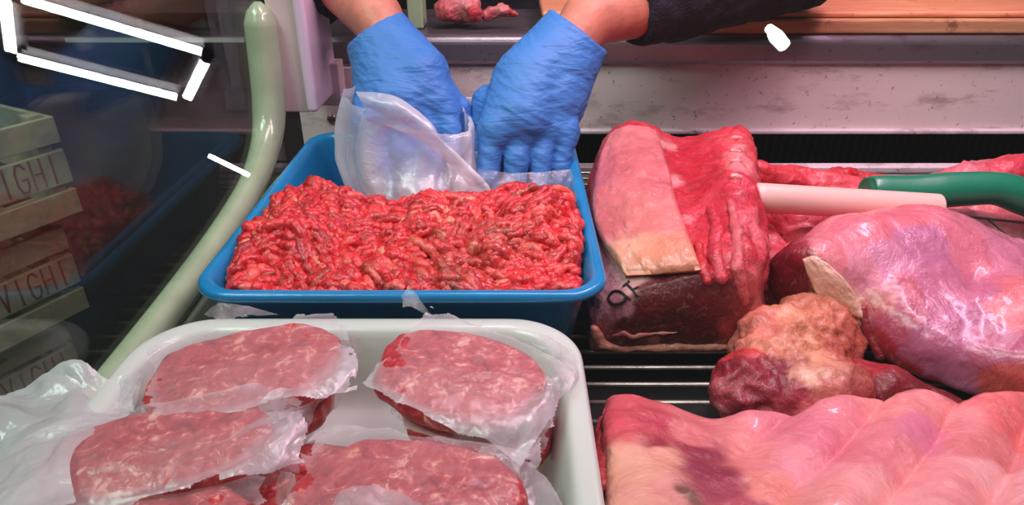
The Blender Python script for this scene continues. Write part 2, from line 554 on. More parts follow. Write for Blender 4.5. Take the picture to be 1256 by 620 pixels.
def mince():
    t = NT('mince_strands')
    c = t.attr('Col')
    v = t.noise(260, 3, .6)
    c = t.mix(t.math('MULTIPLY', t.ramp(v, [(.58, 0.0), (.68, 1.0)]), .55), c, srgb(240, 130, 110))
    c = t.mix(t.math('MULTIPLY', t.ramp(v, [(.32, 1.0), (.42, 0.0)]), .5), c, srgb(150, 14, 24))
    n = t.bump(t.noise(330, 3, .6), .0014)
    return t.done(t.bsdf(c, .34, coat=.35, coatr=.15, bump=n))
M['mince'] = mince()
M['film'] = film_mat('clear_film', (.93, .88, .93), .07, .72)
M['bag'] = film_mat('milky_bag', (.93, .90, .93), .25, .88, .3, 60, .002)
M['endglass'] = glass_mat('clear_glass', (.97, 1, .98), .62)
M['frontglass'] = glass_mat('counter_glass', (.99, 1, .995), 1.25)
M['meat_fat'] = meat_mat('fatty_surface', .25, 38, .2, 150, .0012, 34, .003)
M['meat_red'] = meat_mat('raw_muscle', .55, 60, .10, 220, .0014, 60, .0025, .40, .15)
M['meat_silver'] = meat_mat('silver_skin', .3, 30, .15, 110, .0010, 26, .004, .30, .4, 0, (1.5, 1.5, .7))
def tube_mat():
    t = NT('lit_tube'); e = t.n('ShaderNodeEmission'); e.inputs['Color'].default_value = (.93, 1, .96, 1); e.inputs['Strength'].default_value = 34
    return t.done(e)
M['tube'] = tube_mat()

# ------------------------------------------------------------------ camera, world, lights
cam = bpy.data.objects.new('camera', bpy.data.cameras.new('camera')); COL.objects.link(cam)
cam.location = (0, 0, H); cam.rotation_euler = (R(90) - PITCH, 0, 0)
cam.data.sensor_width = 36; cam.data.lens = F * 36 / 1256; cam.data.clip_start = .01
SC.camera = cam
SC.view_settings.view_transform = 'Standard'; SC.view_settings.look = 'None'
SC.view_settings.exposure = -0.12; SC.view_settings.gamma = 1.0; SC.view_settings.use_curve_mapping = False
SC.cycles.use_denoising = True
SC.cycles.transparent_max_bounces = 32; SC.cycles.max_bounces = 8
SC.cycles.sample_clamp_indirect = 4; SC.cycles.caustics_reflective = False; SC.cycles.caustics_refractive = False

w = bpy.data.worlds.new('dim_hall'); SC.world = w; w.use_nodes = True
w.node_tree.nodes['Background'].inputs[0].default_value = (.75, .85, .8, 1); w.node_tree.nodes['Background'].inputs[1].default_value = .09

def area(name, loc, target, sx, sy, col, e):
    L = bpy.data.lights.new(name, 'AREA'); L.shape = 'RECTANGLE'; L.size = sx; L.size_y = sy; L.color = col; L.energy = e
    o = bpy.data.objects.new(name, L); COL.objects.link(o); o.location = loc
    o.rotation_euler = (Vector(target) - Vector(loc)).to_track_quat('-Z', 'Y').to_euler()
    return o
area('pink_meat_lamp', (.42, .60, .85), (.36, .62, 0), .9, .08, (1, .60, .78), 9.5)
area('hall_lamp', (-.85, .02, 1.5), (-.05, .5, 0), 1.0, .5, (.84, 1, .92), 23)
area('counter_fill', (.1, .55, 1.05), (.05, .5, 0), .6, .25, (1, .83, .92), 5.6)  # added fill light, no fitting behind it; makes up for the lowered world light

# ------------------------------------------------------------------ the setting
FL = -.945
def plane_obj(name, pts, mat):
    o = mesh(name, pts, [tuple(range(len(pts)))], mat, smooth=False); tagit(o, kind='structure'); return o
v, f = box((-3, -1.5, FL - .05), (3, 3.2, FL)); tagit(mesh('floor', v, f, M['floor'], smooth=False), kind='structure')
v, f = box((-3, 3.2, FL), (3, 3.25, 1.8)); tagit(mesh('wall_back', v, f, M['wall'], smooth=False), kind='structure')
v, f = box((-3.05, -1.5, FL), (-3, 3.25, 1.8)); tagit(mesh('wall_left', v, f, M['wall'], smooth=False), kind='structure')

# ------------------------------------------------------------------ the refrigerated counter
GX = -.278
ctr = empty('display_counter', (0.3, .5, FL), 'refrigerated meat counter with stained steel back panel and pale green curved glass frame', 'display counter')
v, f = box((GX - .02, .06, FL + .002), (1.05, 1.2, -.034)); bevel(mesh('cabinet', v, f, M['black'], ctr, smooth=False), .01)
v, f = box((GX + .0, .10, -.034), (1.04, .90, -.030)); mesh('deck', v, f, M['black'], ctr, smooth=False)
# rear lip of the deck, dark air slot, stained sloping panel with a turned edge
v, f = box((GX + .02, .895, -.03), (1.04, .912, .002)); bevel(mesh('rear_lip', v, f, M['strip'], ctr, smooth=False), .002)
v, f = box((GX + .02, 1.0, -.03), (1.04, 1.01, .05)); mesh('air_slot', v, f, M['black'], ctr, smooth=False)
sl = [box((GX + .03 + i * .012, .985, -.03), (GX + .034 + i * .012, .99, .035)) for i in range(105)]
v, f = join(*sl); mesh('air_grille', v, f, M['dark'], ctr, smooth=False)
zb, zt = .036, .132
v, f = box((GX + .025, .950, zb), (1.04, .958, zt)); bevel(mesh('back_panel', v, f, M['panel'], ctr, smooth=False), .001)
v, f = box((GX + .025, .942, zb - .003), (1.04, .956, zb + .003)); bevel(mesh('panel_edge', v, f, M['strip'], ctr, smooth=False), .002)
# work ledge: rounded steel nosing
prof = [(.962, .128), (.945, .131), (.941, .136), (.941, .155)] + [(.955 - .014 * math.cos(a), .156 + .013 * math.sin(a)) for a in np.linspace(0.1, 1.57, 7)] + [(1.16, .169), (1.16, .128)]
V = []; Fc = []
xs = [GX + .02, 1.05]
for x in xs: V += [(x, y, z) for y, z in prof]
n = len(prof)
for i in range(n): Fc.append((i, (i + 1) % n, n + (i + 1) % n, n + i))
Fc += [tuple(reversed(range(n))), tuple(range(n, 2 * n))]
o = mesh('work_ledge', V, Fc, M['ledge'], ctr, smooth=False)
# left return plate with a screw, and the white housing above it
xl, xr = Q(384, 120, .93)[0], Q(432, 120, .93)[0]
v, f = box((xl - .02, .925, .0), (xr + .02, .932, Q(400, 82, .93)[2])); bevel(mesh('corner_plate', v, f, M['panel'], ctr, smooth=False), .001)
c = Q(407, 146, .924)
sc = mesh('screw', *tube([c + [0, .002, 0], c + [0, -.001, 0], c + [0, -.0025, 0]], [.0065, .0065, .004], 20), M['screw'], ctr)
v, f = box(c - [.0038, .0028, .0006], c + [.0038, -.0022, .0006]); mesh('slot', v, f, M['black'], sc)
# curved pale green frame of the end glass
p = [(GX, .05, .036), (GX, .20, .036), (GX, .40, .038), (GX, .52, .042), (GX, .62, .05), (GX, .70, .064), (GX, .755, .09), (GX, .78, .125), (GX, .79, .17), (GX, .795, .205), (GX, .797, .232)]
v, f = tube(catmull(p, 60), list(np.interp(np.arange(60), [0, 28, 40, 54, 57, 59], [.013, .014, .0185, .018, .013, .004])), 20)
mesh('glass_frame', v, f, M['green_tube'], ctr)
v, f = box((GX - .012, .05, -.034), (GX + .012, .80, .028)); bevel(mesh('side_sill', v, f, M['green_tube'], ctr, smooth=False), .004)
v, f = box((GX - .003, .06, .035), (GX + .003, .80, .60)); mesh('end_glass', v, f, M['endglass'], ctr, smooth=False)
# white housing (lamp post casing) hanging in from above
a = Q(333, 60, .80); b = Q(381, 60, .80); zb0 = Q(360, 138, .80)[2]
v, f = box((a[0], .80, zb0), (b[0] - .012, .90, .75)); hs = mesh('lamp_post_casing', v, f, M['housing'], ctr, smooth=False); bevel(hs, .002)
v, f = box((b[0] - .0118, .792, zb0 + .002), (b[0] + .001, .90, .75)); bevel(mesh('casing_edge', v, f, plain('casing_lit_edge', srgb(240, 214, 236), .3), ctr, smooth=False), .004)  # pink-violet light along this edge is put into its colour
q0, q1 = Q(386, 130, .87), Q(414, 78, .87)
v, f = box((q0[0] - .01, .87, q0[2]), (q1[0], .90, q1[2])); bevel(mesh('bracket', v, f, M['housing'], ctr, smooth=False), .002)
# sloping front glass
PN = np.array([0, -math.cos(R(30)), math.sin(R(30))]); P0 = np.array([0, .115, .05]); PU = np.array([0, .5, .866])
V = []
for off in (0, -.005):
    for (x, s) in ((GX, 0), (1.04, 0), (1.04, .72), (GX, .72)):
        V.append(np.array([x, 0, 0]) + P0 + PU * s + PN * off)
V[0][0] = V[3][0] = V[4][0] = V[7][0] = -.62; 
mesh('front_glass', V, [(0, 1, 2, 3), (7, 6, 5, 4), (0, 4, 5, 1), (1, 5, 6, 2), (2, 6, 7, 3), (3, 7, 4, 0)], M['frontglass'], ctr, smooth=False)

# ------------------------------------------------------------------ ceiling tubes, seen only as reflections in the front glass
def mirror_hit(px, py, zc):
    d = ray(px, py); t = ((P0 - CAM) @ PN) / (d @ PN); h = CAM + d * t
    r = d - 2 * (d @ PN) * PN
    return h + r * ((zc - h[2]) / r[2])
cl = empty('ceiling_light', (-1.5, -1.5, 2.0), 'square ceiling fitting of four white tubes mirrored in the front glass at top left', 'ceiling light')
for i, (a, b) in enumerate([((26, -2), (247, 63)), ((22, 70), (217, 119)), ((252, 72), (229, 120)), ((4, -6), (12, 62))]):
    A = mirror_hit(*a, 2.0); B = mirror_hit(*b, 2.0); dd = (B - A) / np.linalg.norm(B - A)
    for off in (-.0085, .0085):
        s_ = np.cross(dd, [0, 0, 1]) * off
        v, f = tube([A + s_, B + s_], .0085, 12); tb = mesh('tube', v, f, M['tube'], cl)
    for e in (A - dd * .012, B + dd * .012):
        v, f = tube([e - dd * .012, e + dd * .012], .02, 12); mesh('end_cap', v, f, M['dark'], tb)
    v, f = box(-np.array([np.linalg.norm(B - A) / 2, .045, .012]), np.array([np.linalg.norm(B - A) / 2, .045, .012]))
    pl = mesh('tray_plate', v, f, M['ledge'], cl, smooth=False, world=False)
    pl.location = (A + B) / 2 + [0, 0, .035] - np.array(cl.location); pl.rotation_euler = (0, 0, math.atan2(dd[1], dd[0]))
cl2 = empty('ceiling_light', (-.6, -1.2, 2.0), 'short white tube lamp mirrored in the glass left of the blue tray', 'ceiling light')
A = mirror_hit(256, 191, 2.0); B = mirror_hit(305, 215, 2.0)
mesh('tube', *tube([A, B], .010, 12), M['tube'], cl2)
cl3 = empty('ceiling_light', (.6, -1.2, 2.0), 'small white spot lamp mirrored in the glass above the steel back panel', 'ceiling light')
A = mirror_hit(943, 33, 2.0); B = mirror_hit(962, 55, 2.0)
mesh('tube', *tube([A, (A + B) / 2, B], [.012, .024, .022], 12), M['tube'], cl3)

# ------------------------------------------------------------------ wire rack on the deck
rk = empty('wire_rack', (.4, .5, -.03), 'steel wire shelf rack of thin bars lying over the dark counter deck', 'wire rack')
k = 0
for yb in np.arange(.13, .89, .0215):
    mesh('bar', *tube([(GX + .02, yb, -.0015), (1.03, yb, -.0015)], .0019, 8), M['wire'], rk)
for xb in (GX + .05, .0, .36, .75, 1.0):
    mesh('cross_rod', *tube([(xb, .12, -.0052), (xb, .885, -.0052)], .0022, 8), M['wire'], rk)
    for yb in (.16, .5, .86): mesh('foot', *tube([(xb, yb, -.0055), (xb, yb, -.0299)], .003, 8), M['wire'], rk)

# ------------------------------------------------------------------ trays
def rrect(cx, cy, hx, hy, r, n=10):
    P = []
    for (sx, sy, a0) in ((1, -1, -90), (1, 1, 0), (-1, 1, 90), (-1, -1, 180)):
        for i in range(n):
            a = R(a0 + 90 * i / (n - 1)); P.append((cx + sx * (hx - r) + r * math.cos(a), cy + sy * (hy - r) + r * math.sin(a)))
    return P
def tray(name, x0, x1, y0, y1, prof, r0, mat, label, cat):
    cx, cy, hx, hy = (x0 + x1) / 2, (y0 + y1) / 2, (x1 - x0) / 2, (y1 - y0) / 2
    V = []; rings = 0
    for ins, z in prof:
        V += [(x, y, z) for x, y in rrect(cx, cy, hx - ins, hy - ins, max(r0 - ins * .6, .012), 12)]; rings += 1
    n = 48; Fc = []
    for i in range(rings - 1):
        for k in range(n): k2 = (k + 1) % n; Fc.append((i * n + k, i * n + k2, (i + 1) * n + k2, (i + 1) * n + k))
    Fc.append(tuple(reversed(range(n)))); Fc.append(tuple(range((rings - 1) * n, rings * n)))
    o = mesh(name, V, Fc, mat); recentre(o, (cx, cy, prof[0][1]))
    s = o.modifiers.new('sub', 'SUBSURF'); s.levels = s.render_levels = 1
    return tagit(o, label, cat)
BZ = .085
c0 = Z(236, 344, BZ); c1 = Z(746, 340, BZ); yb0 = Z(500, 362, BZ)[1]; yb1 = Z(560, 160, BZ)[1]
bx0, bx1 = c0[0], c1[0]
def lipprof(z, wl, dep, bt, tap, th=.003):
    # outside bottom -> up -> rolled flange -> inside -> bottom
    return [(tap + wl, .0008), (tap + wl - .003, .003), (wl + .004, z - .012), (wl + .0005, z - .0075), (.003, z - .0085), (0, z - .0075), (.0, z - .003), (.002, z - .0004),
            (.005, z), (wl - .002, z - .0005), (wl + .0015, z - .003), (wl + .005, z - .012), (tap + wl + .001, bt + .008), (tap + wl + .008, bt + .001), (tap + wl + .02, bt)]
tray('plastic_tray', bx0, bx1, yb0, yb1, lipprof(BZ, .010, 0, .004, .020), .034, M['blue'], 'deep blue plastic tub filled with fresh minced beef', 'tray')
WZ = .066
w1 = Z(741, 600, WZ)[0]; w0 = Z(130, 462, WZ)[0]; wy1 = Z(450, 388, WZ)[1]
tray('serving_tray', w0, w1, .11, wy1, lipprof(WZ, .014, 0, .005, .012), .050, M['white'], 'white plastic tray holding film-wrapped burger patties', 'tray')
print('TRAYS', bx0, bx1, yb0, yb1, w0, w1, wy1)

# ------------------------------------------------------------------ minced beef heap
nb = 74
bc = np.stack([rng.uniform(bx0, bx1, nb), rng.uniform(yb0, .67, nb)], -1)
def mh(x, y):                           # height of the heap
    u = (x - (bx0 + bx1) / 2) / ((bx1 - bx0) / 2)
    P = np.stack([x * 14, y * 14, 0 * x + 3.3], -1)
    base = .064 + .020 * sst(yb0 + .01, .535, y) + .004
    back = 1 - sst(.575, .665, y + .012 * pn(P * .8, 8))
    lump = .0105 * fbm(P * 1.9, 3, 2)
    edge = sst(.985, .84, np.abs(u)) * .026 - .026
    dip = -.010 * np.exp(-((u + .28) / .20) ** 2) * sst(.5, .56, y) + .012 * np.exp(-((u + .60) / .16) ** 2) * sst(.46, .54, y) + .010 * np.exp(-((u - .62) / .25) ** 2) * sst(.48, .55, y)
    dd = np.sqrt((np.asarray(x)[..., None] - bc[:, 0]) ** 2 + (np.asarray(y)[..., None] - bc[:, 1]) ** 2); dd.sort(axis=-1)
    lump = lump + .0085 * (1 - (dd[..., 0] / (dd[..., 1] + 1e-6)) ** 3) - .004
    z = base + lump + edge + dip
    front = sst(yb0 + .008, yb0 + .028, y)
    z = .076 + (z - .076) * front
    return .012 + (z - .012) * back
X0, X1, Y0, Y1 = bx0 + .010, bx1 - .009, yb0 + .018, .70
nx, ny = 120, 100
gx, gy = np.meshgrid(np.linspace(X0, X1, nx), np.linspace(Y0, Y1, ny))
gz = mh(gx, gy) - .003
ins_ = .020 + .020 * np.clip((.078 - gz) / .066, 0, 1)
gx = np.clip(gx, bx0 + ins_, bx1 - ins_); gy = np.maximum(gy, yb0 + ins_)
gi = np.stack([gx, gy, gz], -1).reshape(-1, 3)
parts_v = [gi]; parts_f = [grid_faces(ny, nx)]; cols = [np.tile(srgb(110, 12, 20), (len(gi), 1))]; off = len(gi)  # underlayer coloured darker, painting shade into the creases between strands
NS, MR, KS = 2300, 15, 8
sx = rng.uniform(X0 + .004, X1 - .004, NS); sy = rng.uniform(Y0 + .002, .665, NS)
# bundles: strands of one bundle share a heading
ba = rng.normal(0.15, .75, nb)
d2 = ((sx[:, None] - bc[:, 0]) ** 2 + (sy[:, None] - bc[:, 1]) ** 2)
bi = d2.argmin(1)
ang = ba[bi] + rng.normal(0, .09, NS)
loose = rng.random(NS) < .07
ang = np.where(loose, rng.uniform(-math.pi, math.pi, NS), ang)
ln = rng.uniform(.016, .038, NS); rad = rng.uniform(.0033, .0044, NS)
lay = rng.uniform(-.003, .0045, NS)
curv = rng.normal(0, 16, NS)
pts = np.zeros((NS, MR, 3)); x = sx - np.cos(ang) * ln / 2; y = sy - np.sin(ang) * ln / 2; a = ang - curv * ln / 2
for m in range(MR):
    xx = np.clip(x, X0, X1); yy = np.clip(y, Y0, Y1)
    arch = np.sin(np.linspace(0, math.pi, MR)[m]) * .0028 - .0012
    pts[:, m] = np.stack([xx, yy, mh(xx, yy) + lay + arch], -1)
    st = ln / (MR - 1); x = x + np.cos(a) * st; y = y + np.sin(a) * st; a = a + curv * st + rng.normal(0, .10, NS)
ins_ = .0205 + .020 * np.clip((.078 - pts[..., 2]) / .066, 0, 1) - .013 * sst(.082, .090, pts[..., 2])
pts[..., 0] = np.clip(pts[..., 0], bx0 + ins_, bx1 - ins_); pts[..., 1] = np.maximum(pts[..., 1], yb0 + ins_)
T = np.gradient(pts, axis=1); T /= np.linalg.norm(T, axis=-1, keepdims=True) + 1e-9
U = np.cross(T, [0, 0, 1.0]); U /= np.linalg.norm(U, axis=-1, keepdims=True) + 1e-9; W_ = np.cross(U, T)
tt = np.linspace(0, 1, MR); endr = np.clip(np.minimum(tt, 1 - tt) * 9, .25, 1) ** .6
lump = 1 + .20 * rng.normal(0, 1, (NS, MR)).clip(-1.4, 1.4)
rr = rad[:, None] * endr[None] * lump
th = np.arange(KS) / KS * 2 * math.pi
V = pts[:, :, None] + rr[:, :, None, None] * (np.cos(th)[None, None, :, None] * U[:, :, None] + np.sin(th)[None, None, :, None] * W_[:, :, None])
V = V + rng.normal(0, .00022, V.shape)
idx = np.arange(NS * MR * KS).reshape(NS, MR, KS) + off
nx_ = np.roll(idx, -1, axis=2)
q = np.stack([idx[:, :-1], idx[:, 1:], nx_[:, 1:], nx_[:, :-1]], -1).reshape(-1, 4)
parts_v.append(V.reshape(-1, 3)); parts_f.append(q)
reds = np.array([srgb(214, 36, 46), srgb(230, 50, 58), srgb(188, 28, 38), srgb(226, 72, 68), srgb(176, 56, 44), srgb(236, 100, 86), srgb(240, 142, 118)])
ci = rng.choice(7, NS, p=[.28, .26, .18, .12, .07, .06, .03])
cc = reds[ci][:, None, None, :] * (1 + .12 * rng.normal(0, 1, (NS, MR, 1, 1))) * np.ones((1, 1, KS, 1))
br = sst(.1, .5, pn(np.stack([sx * 11, sy * 11, sx * 0 + 5], -1), 12))[:, None, None, None]
cc = cc * (1 - .30 * br) + np.array(srgb(150, 70, 52)) * .30 * br
cols.append(cc.clip(0, 1).reshape(-1, 3))
V = np.concatenate(parts_v); q = np.concatenate(parts_f)
o = mesh('minced_beef', V, q, M['mince'], col=np.concatenate(cols)); 
Nn = normals(o)[off:]; Vc = np.repeat(pts.reshape(-1, 3), KS, 0)
if (Nn * (V[off:] - Vc)).sum() < 0: o.data.flip_normals()
recentre(o, ((X0 + X1) / 2, .56, .006))
tagit(o, 'heap of bright red minced beef strands filling the blue plastic tub', 'minced meat', kind='stuff')

# ------------------------------------------------------------------ wrapped patties in the white tray
def rotm(rx, ry, rz): return np.array(Euler((R(rx), R(ry), R(rz))).to_matrix())
def patty(px, py, z, a, b, th, rot, label, seed, films, name='burger_patty', grp=None):
    c = Z(px, py, z); t = empty(name, c, label, 'burger patty', grp); t.rotation_euler = [R(v) for v in rot]
    nr, na = 22, 120; V = []; an = np.linspace(0, 2 * math.pi, na, endpoint=False)
    rings = [(s, 1) for s in np.linspace(.02, .90, nr)] + [(.955, .90), (.985, .62), (1.0, .1), (.99, -.5), (.955, -.85), (.88, -1)] + [(.5, -1.05), (.02, -1.05)]
    rv = []
    ol = 1 + .09 * pn(np.stack([np.cos(an) * 1.3 + seed, np.sin(an) * 1.3, an * 0], -1), seed) + .035 * pn(np.stack([np.cos(an) * 4 + seed, np.sin(an) * 4, an * 0], -1), seed + 3)
    ex = 2 / 2.35
    ox = np.sign(np.cos(an)) * np.abs(np.cos(an)) ** ex * ol; oy = np.sign(np.sin(an)) * np.abs(np.sin(an)) ** ex * ol
    for s, zz in rings:
        x = a * ox * s; y = b * oy * s
        zc = zz * th / 2 + (.0035 * (1 - s * s) if zz > 0 else 0)
        P = np.stack([x, y, x * 0 + zc], -1)
        P[:, 2] += .0012 * fbm(np.stack([x * 60, y * 60, x * 0 + seed], -1), 3, seed) + .0022 * pn(np.stack([x * 14, y * 14, x * 0 + seed + 4], -1), seed)
        P[:, :2] *= (1 + .012 * pn(np.stack([ox * 5, oy * 5, ox * 0 + zz * 2], -1), seed + 7))[:, None]
        rv.append(P)
    V = np.concatenate(rv); n = len(rings)
    f = grid_faces(n, na, wrap=True)[:, ::-1].tolist() + [tuple(range(na)), tuple(reversed(range((n - 1) * na, n * na)))]
    mesh('patty_meat', V, f, M['patty'], t, world=False)
    for k, fm in enumerate(films): film(t, a, b, th, seed + 11 * k, **fm)
    return t

def film(t, a, b, th, seed, sx=1.22, sy=1.35, rz=6, dx=0, dy=0, drop=.022, back=.004, wr=.0035, cut=.24, top=True, lo=None, flare=0, name='film_wrap', res=110, inner=.05):
    u, v = np.meshgrid(np.linspace(-1, 1, res), np.linspace(-1, 1, res))
    x = u * a * sx; y = v * b * sy
    c_, s_ = math.cos(R(rz)), math.sin(R(rz)); x, y = x * c_ - y * s_ + dx, x * s_ + y * c_ + dy
    rho = (np.abs(x / a) ** 2.35 + np.abs(y / b) ** 2.35) ** (1 / 2.35)
    s = np.maximum(rho - 1.0, 0) * min(a, b)
    P = np.stack([x, y, 0 * x + seed * 1.7], -1)
    topz = th / 2 + .0035 * (1 - np.minimum(rho, 1) ** 2) + .0012 * fbm(np.stack([x * 60, y * 60, x * 0], -1), 2, seed) + .0022 * pn(np.stack([x * 14, y * 14, x * 0 + 4], -1), seed)
    fr = sst(.25, -.45, y / b / np.maximum(rho, .3))           # toward the viewer
    dropz = (drop * fr + back * (1 - fr)) * sst(0, .018, s) + flare * s * (1 - fr)
    crm = facet(P, 26, seed, 5) * .8 + .3 * facet(P, 60, seed + 4, 4)
    z = topz + .0022 - dropz + wr * crm * sst(0, .012, s) + .0004 * facet(P, 40, seed + 2, 5)
    # pull the flap in under the edge on the near side
    pull = 1 - .10 * fr * sst(.004, .02, s)
    x2, y2 = x * pull + .0015 * pn(P * 50, seed + 5) * sst(0, .01, s), y * pull
    # ragged, folded sheet corners
    jag = cut * (pn(np.stack([u * 1.6, v * 1.6, u * 0 + seed], -1), seed + 9) + .5 * np.round(1.4 * pn(np.stack([u * 3, v * 3, u * 0 + seed], -1), seed + 2)))
    keep = (np.maximum(np.abs(u + .3 * v * .3), np.abs(v)) < .98 - np.abs(jag)) 
    k4 = keep[:-1, :-1] & keep[1:, :-1] & keep[:-1, 1:] & keep[1:, 1:]
    opq = sst(-.004, .010, s) * (.40 + .55 * fr + .25 * crm) + inner * (1 - sst(-.004, .01, s)) + .30 * fr * sst(.84, .98, rho) + .25 * (1 - sst(0, .10, .9 - np.maximum(np.abs(u), np.abs(v))))
    V = np.stack([x2, y2, z], -1).reshape(-1, 3)
    q = grid_faces(res, res, k4)
    used = np.unique(q); mp = -np.ones(len(V), int); mp[used] = np.arange(len(used))
    o = mesh(name, V[used], mp[q], M['film'], t, opq=np.clip(opq, 0, 1).reshape(-1)[used], world=False)
    return o

FB = dict(drop=.016)
G = None
# lower ones first
PT = {}
PT['tlb'] = patty(302, 497, .052, .056, .037, .017, (2, 0, 10), 'patty underneath the one at the back left of the white tray', 3, [])
PT['tl'] = patty(303, 460, .073, .059, .041, .015, (4, -3, 10), 'film-wrapped burger patty on top at the back left of the white tray', 5, [dict(drop=.008, rz=8, sx=1.10, sy=1.10, dy=-.001, dx=.006, back=.004, wr=.003)])
PT['trb'] = patty(592, 532, .034, .046, .030, .015, (0, 0, -12), 'bottom patty of the stack at the back right of the white tray', 13, [])
PT['trm'] = patty(584, 508, .053, .047, .036, .014, (4, 2, -14), 'middle patty of the stack at the back right of the white tray', 8, [dict(drop=.008, sx=1.1, sy=1.1, rz=-4, dy=.003)])
PT['tr'] = patty(563, 466, .075, .053, .039, .013, (5, 4, -16), 'top film-wrapped patty of the stack at the back right of the white tray', 9, [dict(drop=.008, rz=-12, sx=1.14, sy=1.16, dy=.000, dx=.010, wr=.004)])
PT['llb'] = patty(180, 604, .046, .054, .036, .016, (0, 0, 10), 'patty beneath the wrapped one at the near left of the white tray', 14, [])
PT['ll'] = patty(200, 560, .067, .060, .032, .016, (6, -2, 13), 'film-wrapped burger patty at the near left beside the loose plastic sheet', 15, [dict(drop=.008, rz=6, sx=1.12, sy=1.14, dy=-.001, dx=.014, wr=.003)])
PT['lo'] = patty(190, 652, .058, .050, .030, .014, (0, 0, -6), 'wrapped patty cut off by the bottom edge at lower left', 17, [dict(drop=.010, sx=1.15, sy=1.15)])
PT['dk'] = patty(345, 618, .034, .050, .040, .014, (0, 0, 20), 'dark shaded patty low between the near left and near middle stacks', 19, [])
PT['bc'] = patty(498, 632, .072, .059, .044, .018, (3, 0, -4), 'large burger patty at the near middle of the white tray', 21, [dict(drop=.006, rz=-6, sx=1.05, sy=1.05, dy=0, dx=.0, wr=.003, inner=.03)])

# ------------------------------------------------------------------ cuts of meat
def lumps(a1, s1, a2=0, s2=0, sd=0, rid=0, rs=30):
    def f(P, N):
        d = a1 * fbm(P * s1, 3, sd)
        if a2: d = d + a2 * fbm(P * s2, 3, sd + 4)
        if rid: d = d + rid * ridged(P * rs, 3, sd + 8)
        return d
    return f
FAT = (226, 140, 122); FATY = (228, 176, 140); PINK = (232, 120, 136); RED = (196, 34, 52); DRED = (88, 4, 15); BRED = (226, 56, 72)
MAU = (196, 128, 152); CREAM = (238, 196, 176); PUR = (150, 60, 84); PALE = (240, 168, 170); MEM = (190, 130, 150)

# bone-in rib roast standing beside the blue tub
rb = empty('rib_roast', (.19, .58, 0.003), 'large rib roast with pale fat cap and dark cut face beside the blue tub', 'meat')
def loft(name, secs, mat, parent, nu=150, nv=130, ncap=34, disp=None, colf=None):
    """secs: (depth, [(px,py) ...closed, bottom points as (px, None)])"""
    S = []
    for y, pts in secs:
        row = []
        for px, py in pts:
            if py is None: p = Q(px, 430, y); p[2] = .004
            else: p = Q(px, py, y)
            row.append(p)
        m = len(row); ext = row[-2:] + row + row[:3]
        c = catmull(ext, (m + 4) * 24 + 1)[2 * 24:2 * 24 + m * 24]
        L = np.linalg.norm(np.roll(c, -1, 0) - c, axis=1); cum = np.concatenate([[0], np.cumsum(L)]); cc = np.concatenate([c, c[:1]])
        t = np.linspace(0, cum[-1], nu, endpoint=False); S.append(np.stack([np.interp(t, cum, cc[:, k]) for k in range(3)], -1))
    S = np.array(S); G_ = np.array([catmull(S[:, j], nv) for j in range(nu)]).transpose(1, 0, 2)
    rings = []
    c0_ = G_[0].mean(0)
    for s_ in np.linspace(.02, .985, ncap): rings.append(c0_ + (G_[0] - c0_) * s_ + np.array([0, -.010 * (1 - s_ ** 3), 0]))
    c1_ = G_[-1].mean(0); back = [c1_ + (G_[-1] - c1_) * s_ + np.array([0, .006 * (1 - s_ ** 2), 0]) for s_ in np.linspace(.97, .03, 14)]
    A_ = np.concatenate([np.array(rings), G_, np.array(back)]); n = len(A_)
    q = grid_faces(n, nu, wrap=True)
    V = A_.reshape(-1, 3)
    o = mesh(name, V, q[:, ::-1], mat)
    if (normals(o) * (V - V.mean(0))).sum() < 0:
        o.data.flip_normals()
    if disp is not None:
        N = normals(o); V = V + N * disp(V, N)[:, None]
    V[:, 2] = np.maximum(V[:, 2], .003); setverts(o, V)
    if colf is not None:
        a_ = o.data.color_attributes.new('Col', 'FLOAT_COLOR', 'POINT'); cc = np.ones((len(V), 4)); cc[:, :3] = colf(o, V); a_.data.foreach_set('color', cc.ravel())
    if parent is not None:
        setverts(o, V - parent_origin(parent)); o.parent = parent
    return o
def rdisp(P, N):
    chine = sst(.155, .185, P[:, 0] - .22 * (P[:, 1] - .47)) * sst(.04, .07, P[:, 2])
    cutf = sst(.49, .475, P[:, 1])
    return .0018 * fbm(P * 26, 3, 5) + (.0016 - .0012 * cutf) * ridged(P * np.array([70, 22, 70]), 3, 9) + (1 - cutf) * chine * .0055 * ridged(P * np.array([75, 26, 45]), 3, 19)
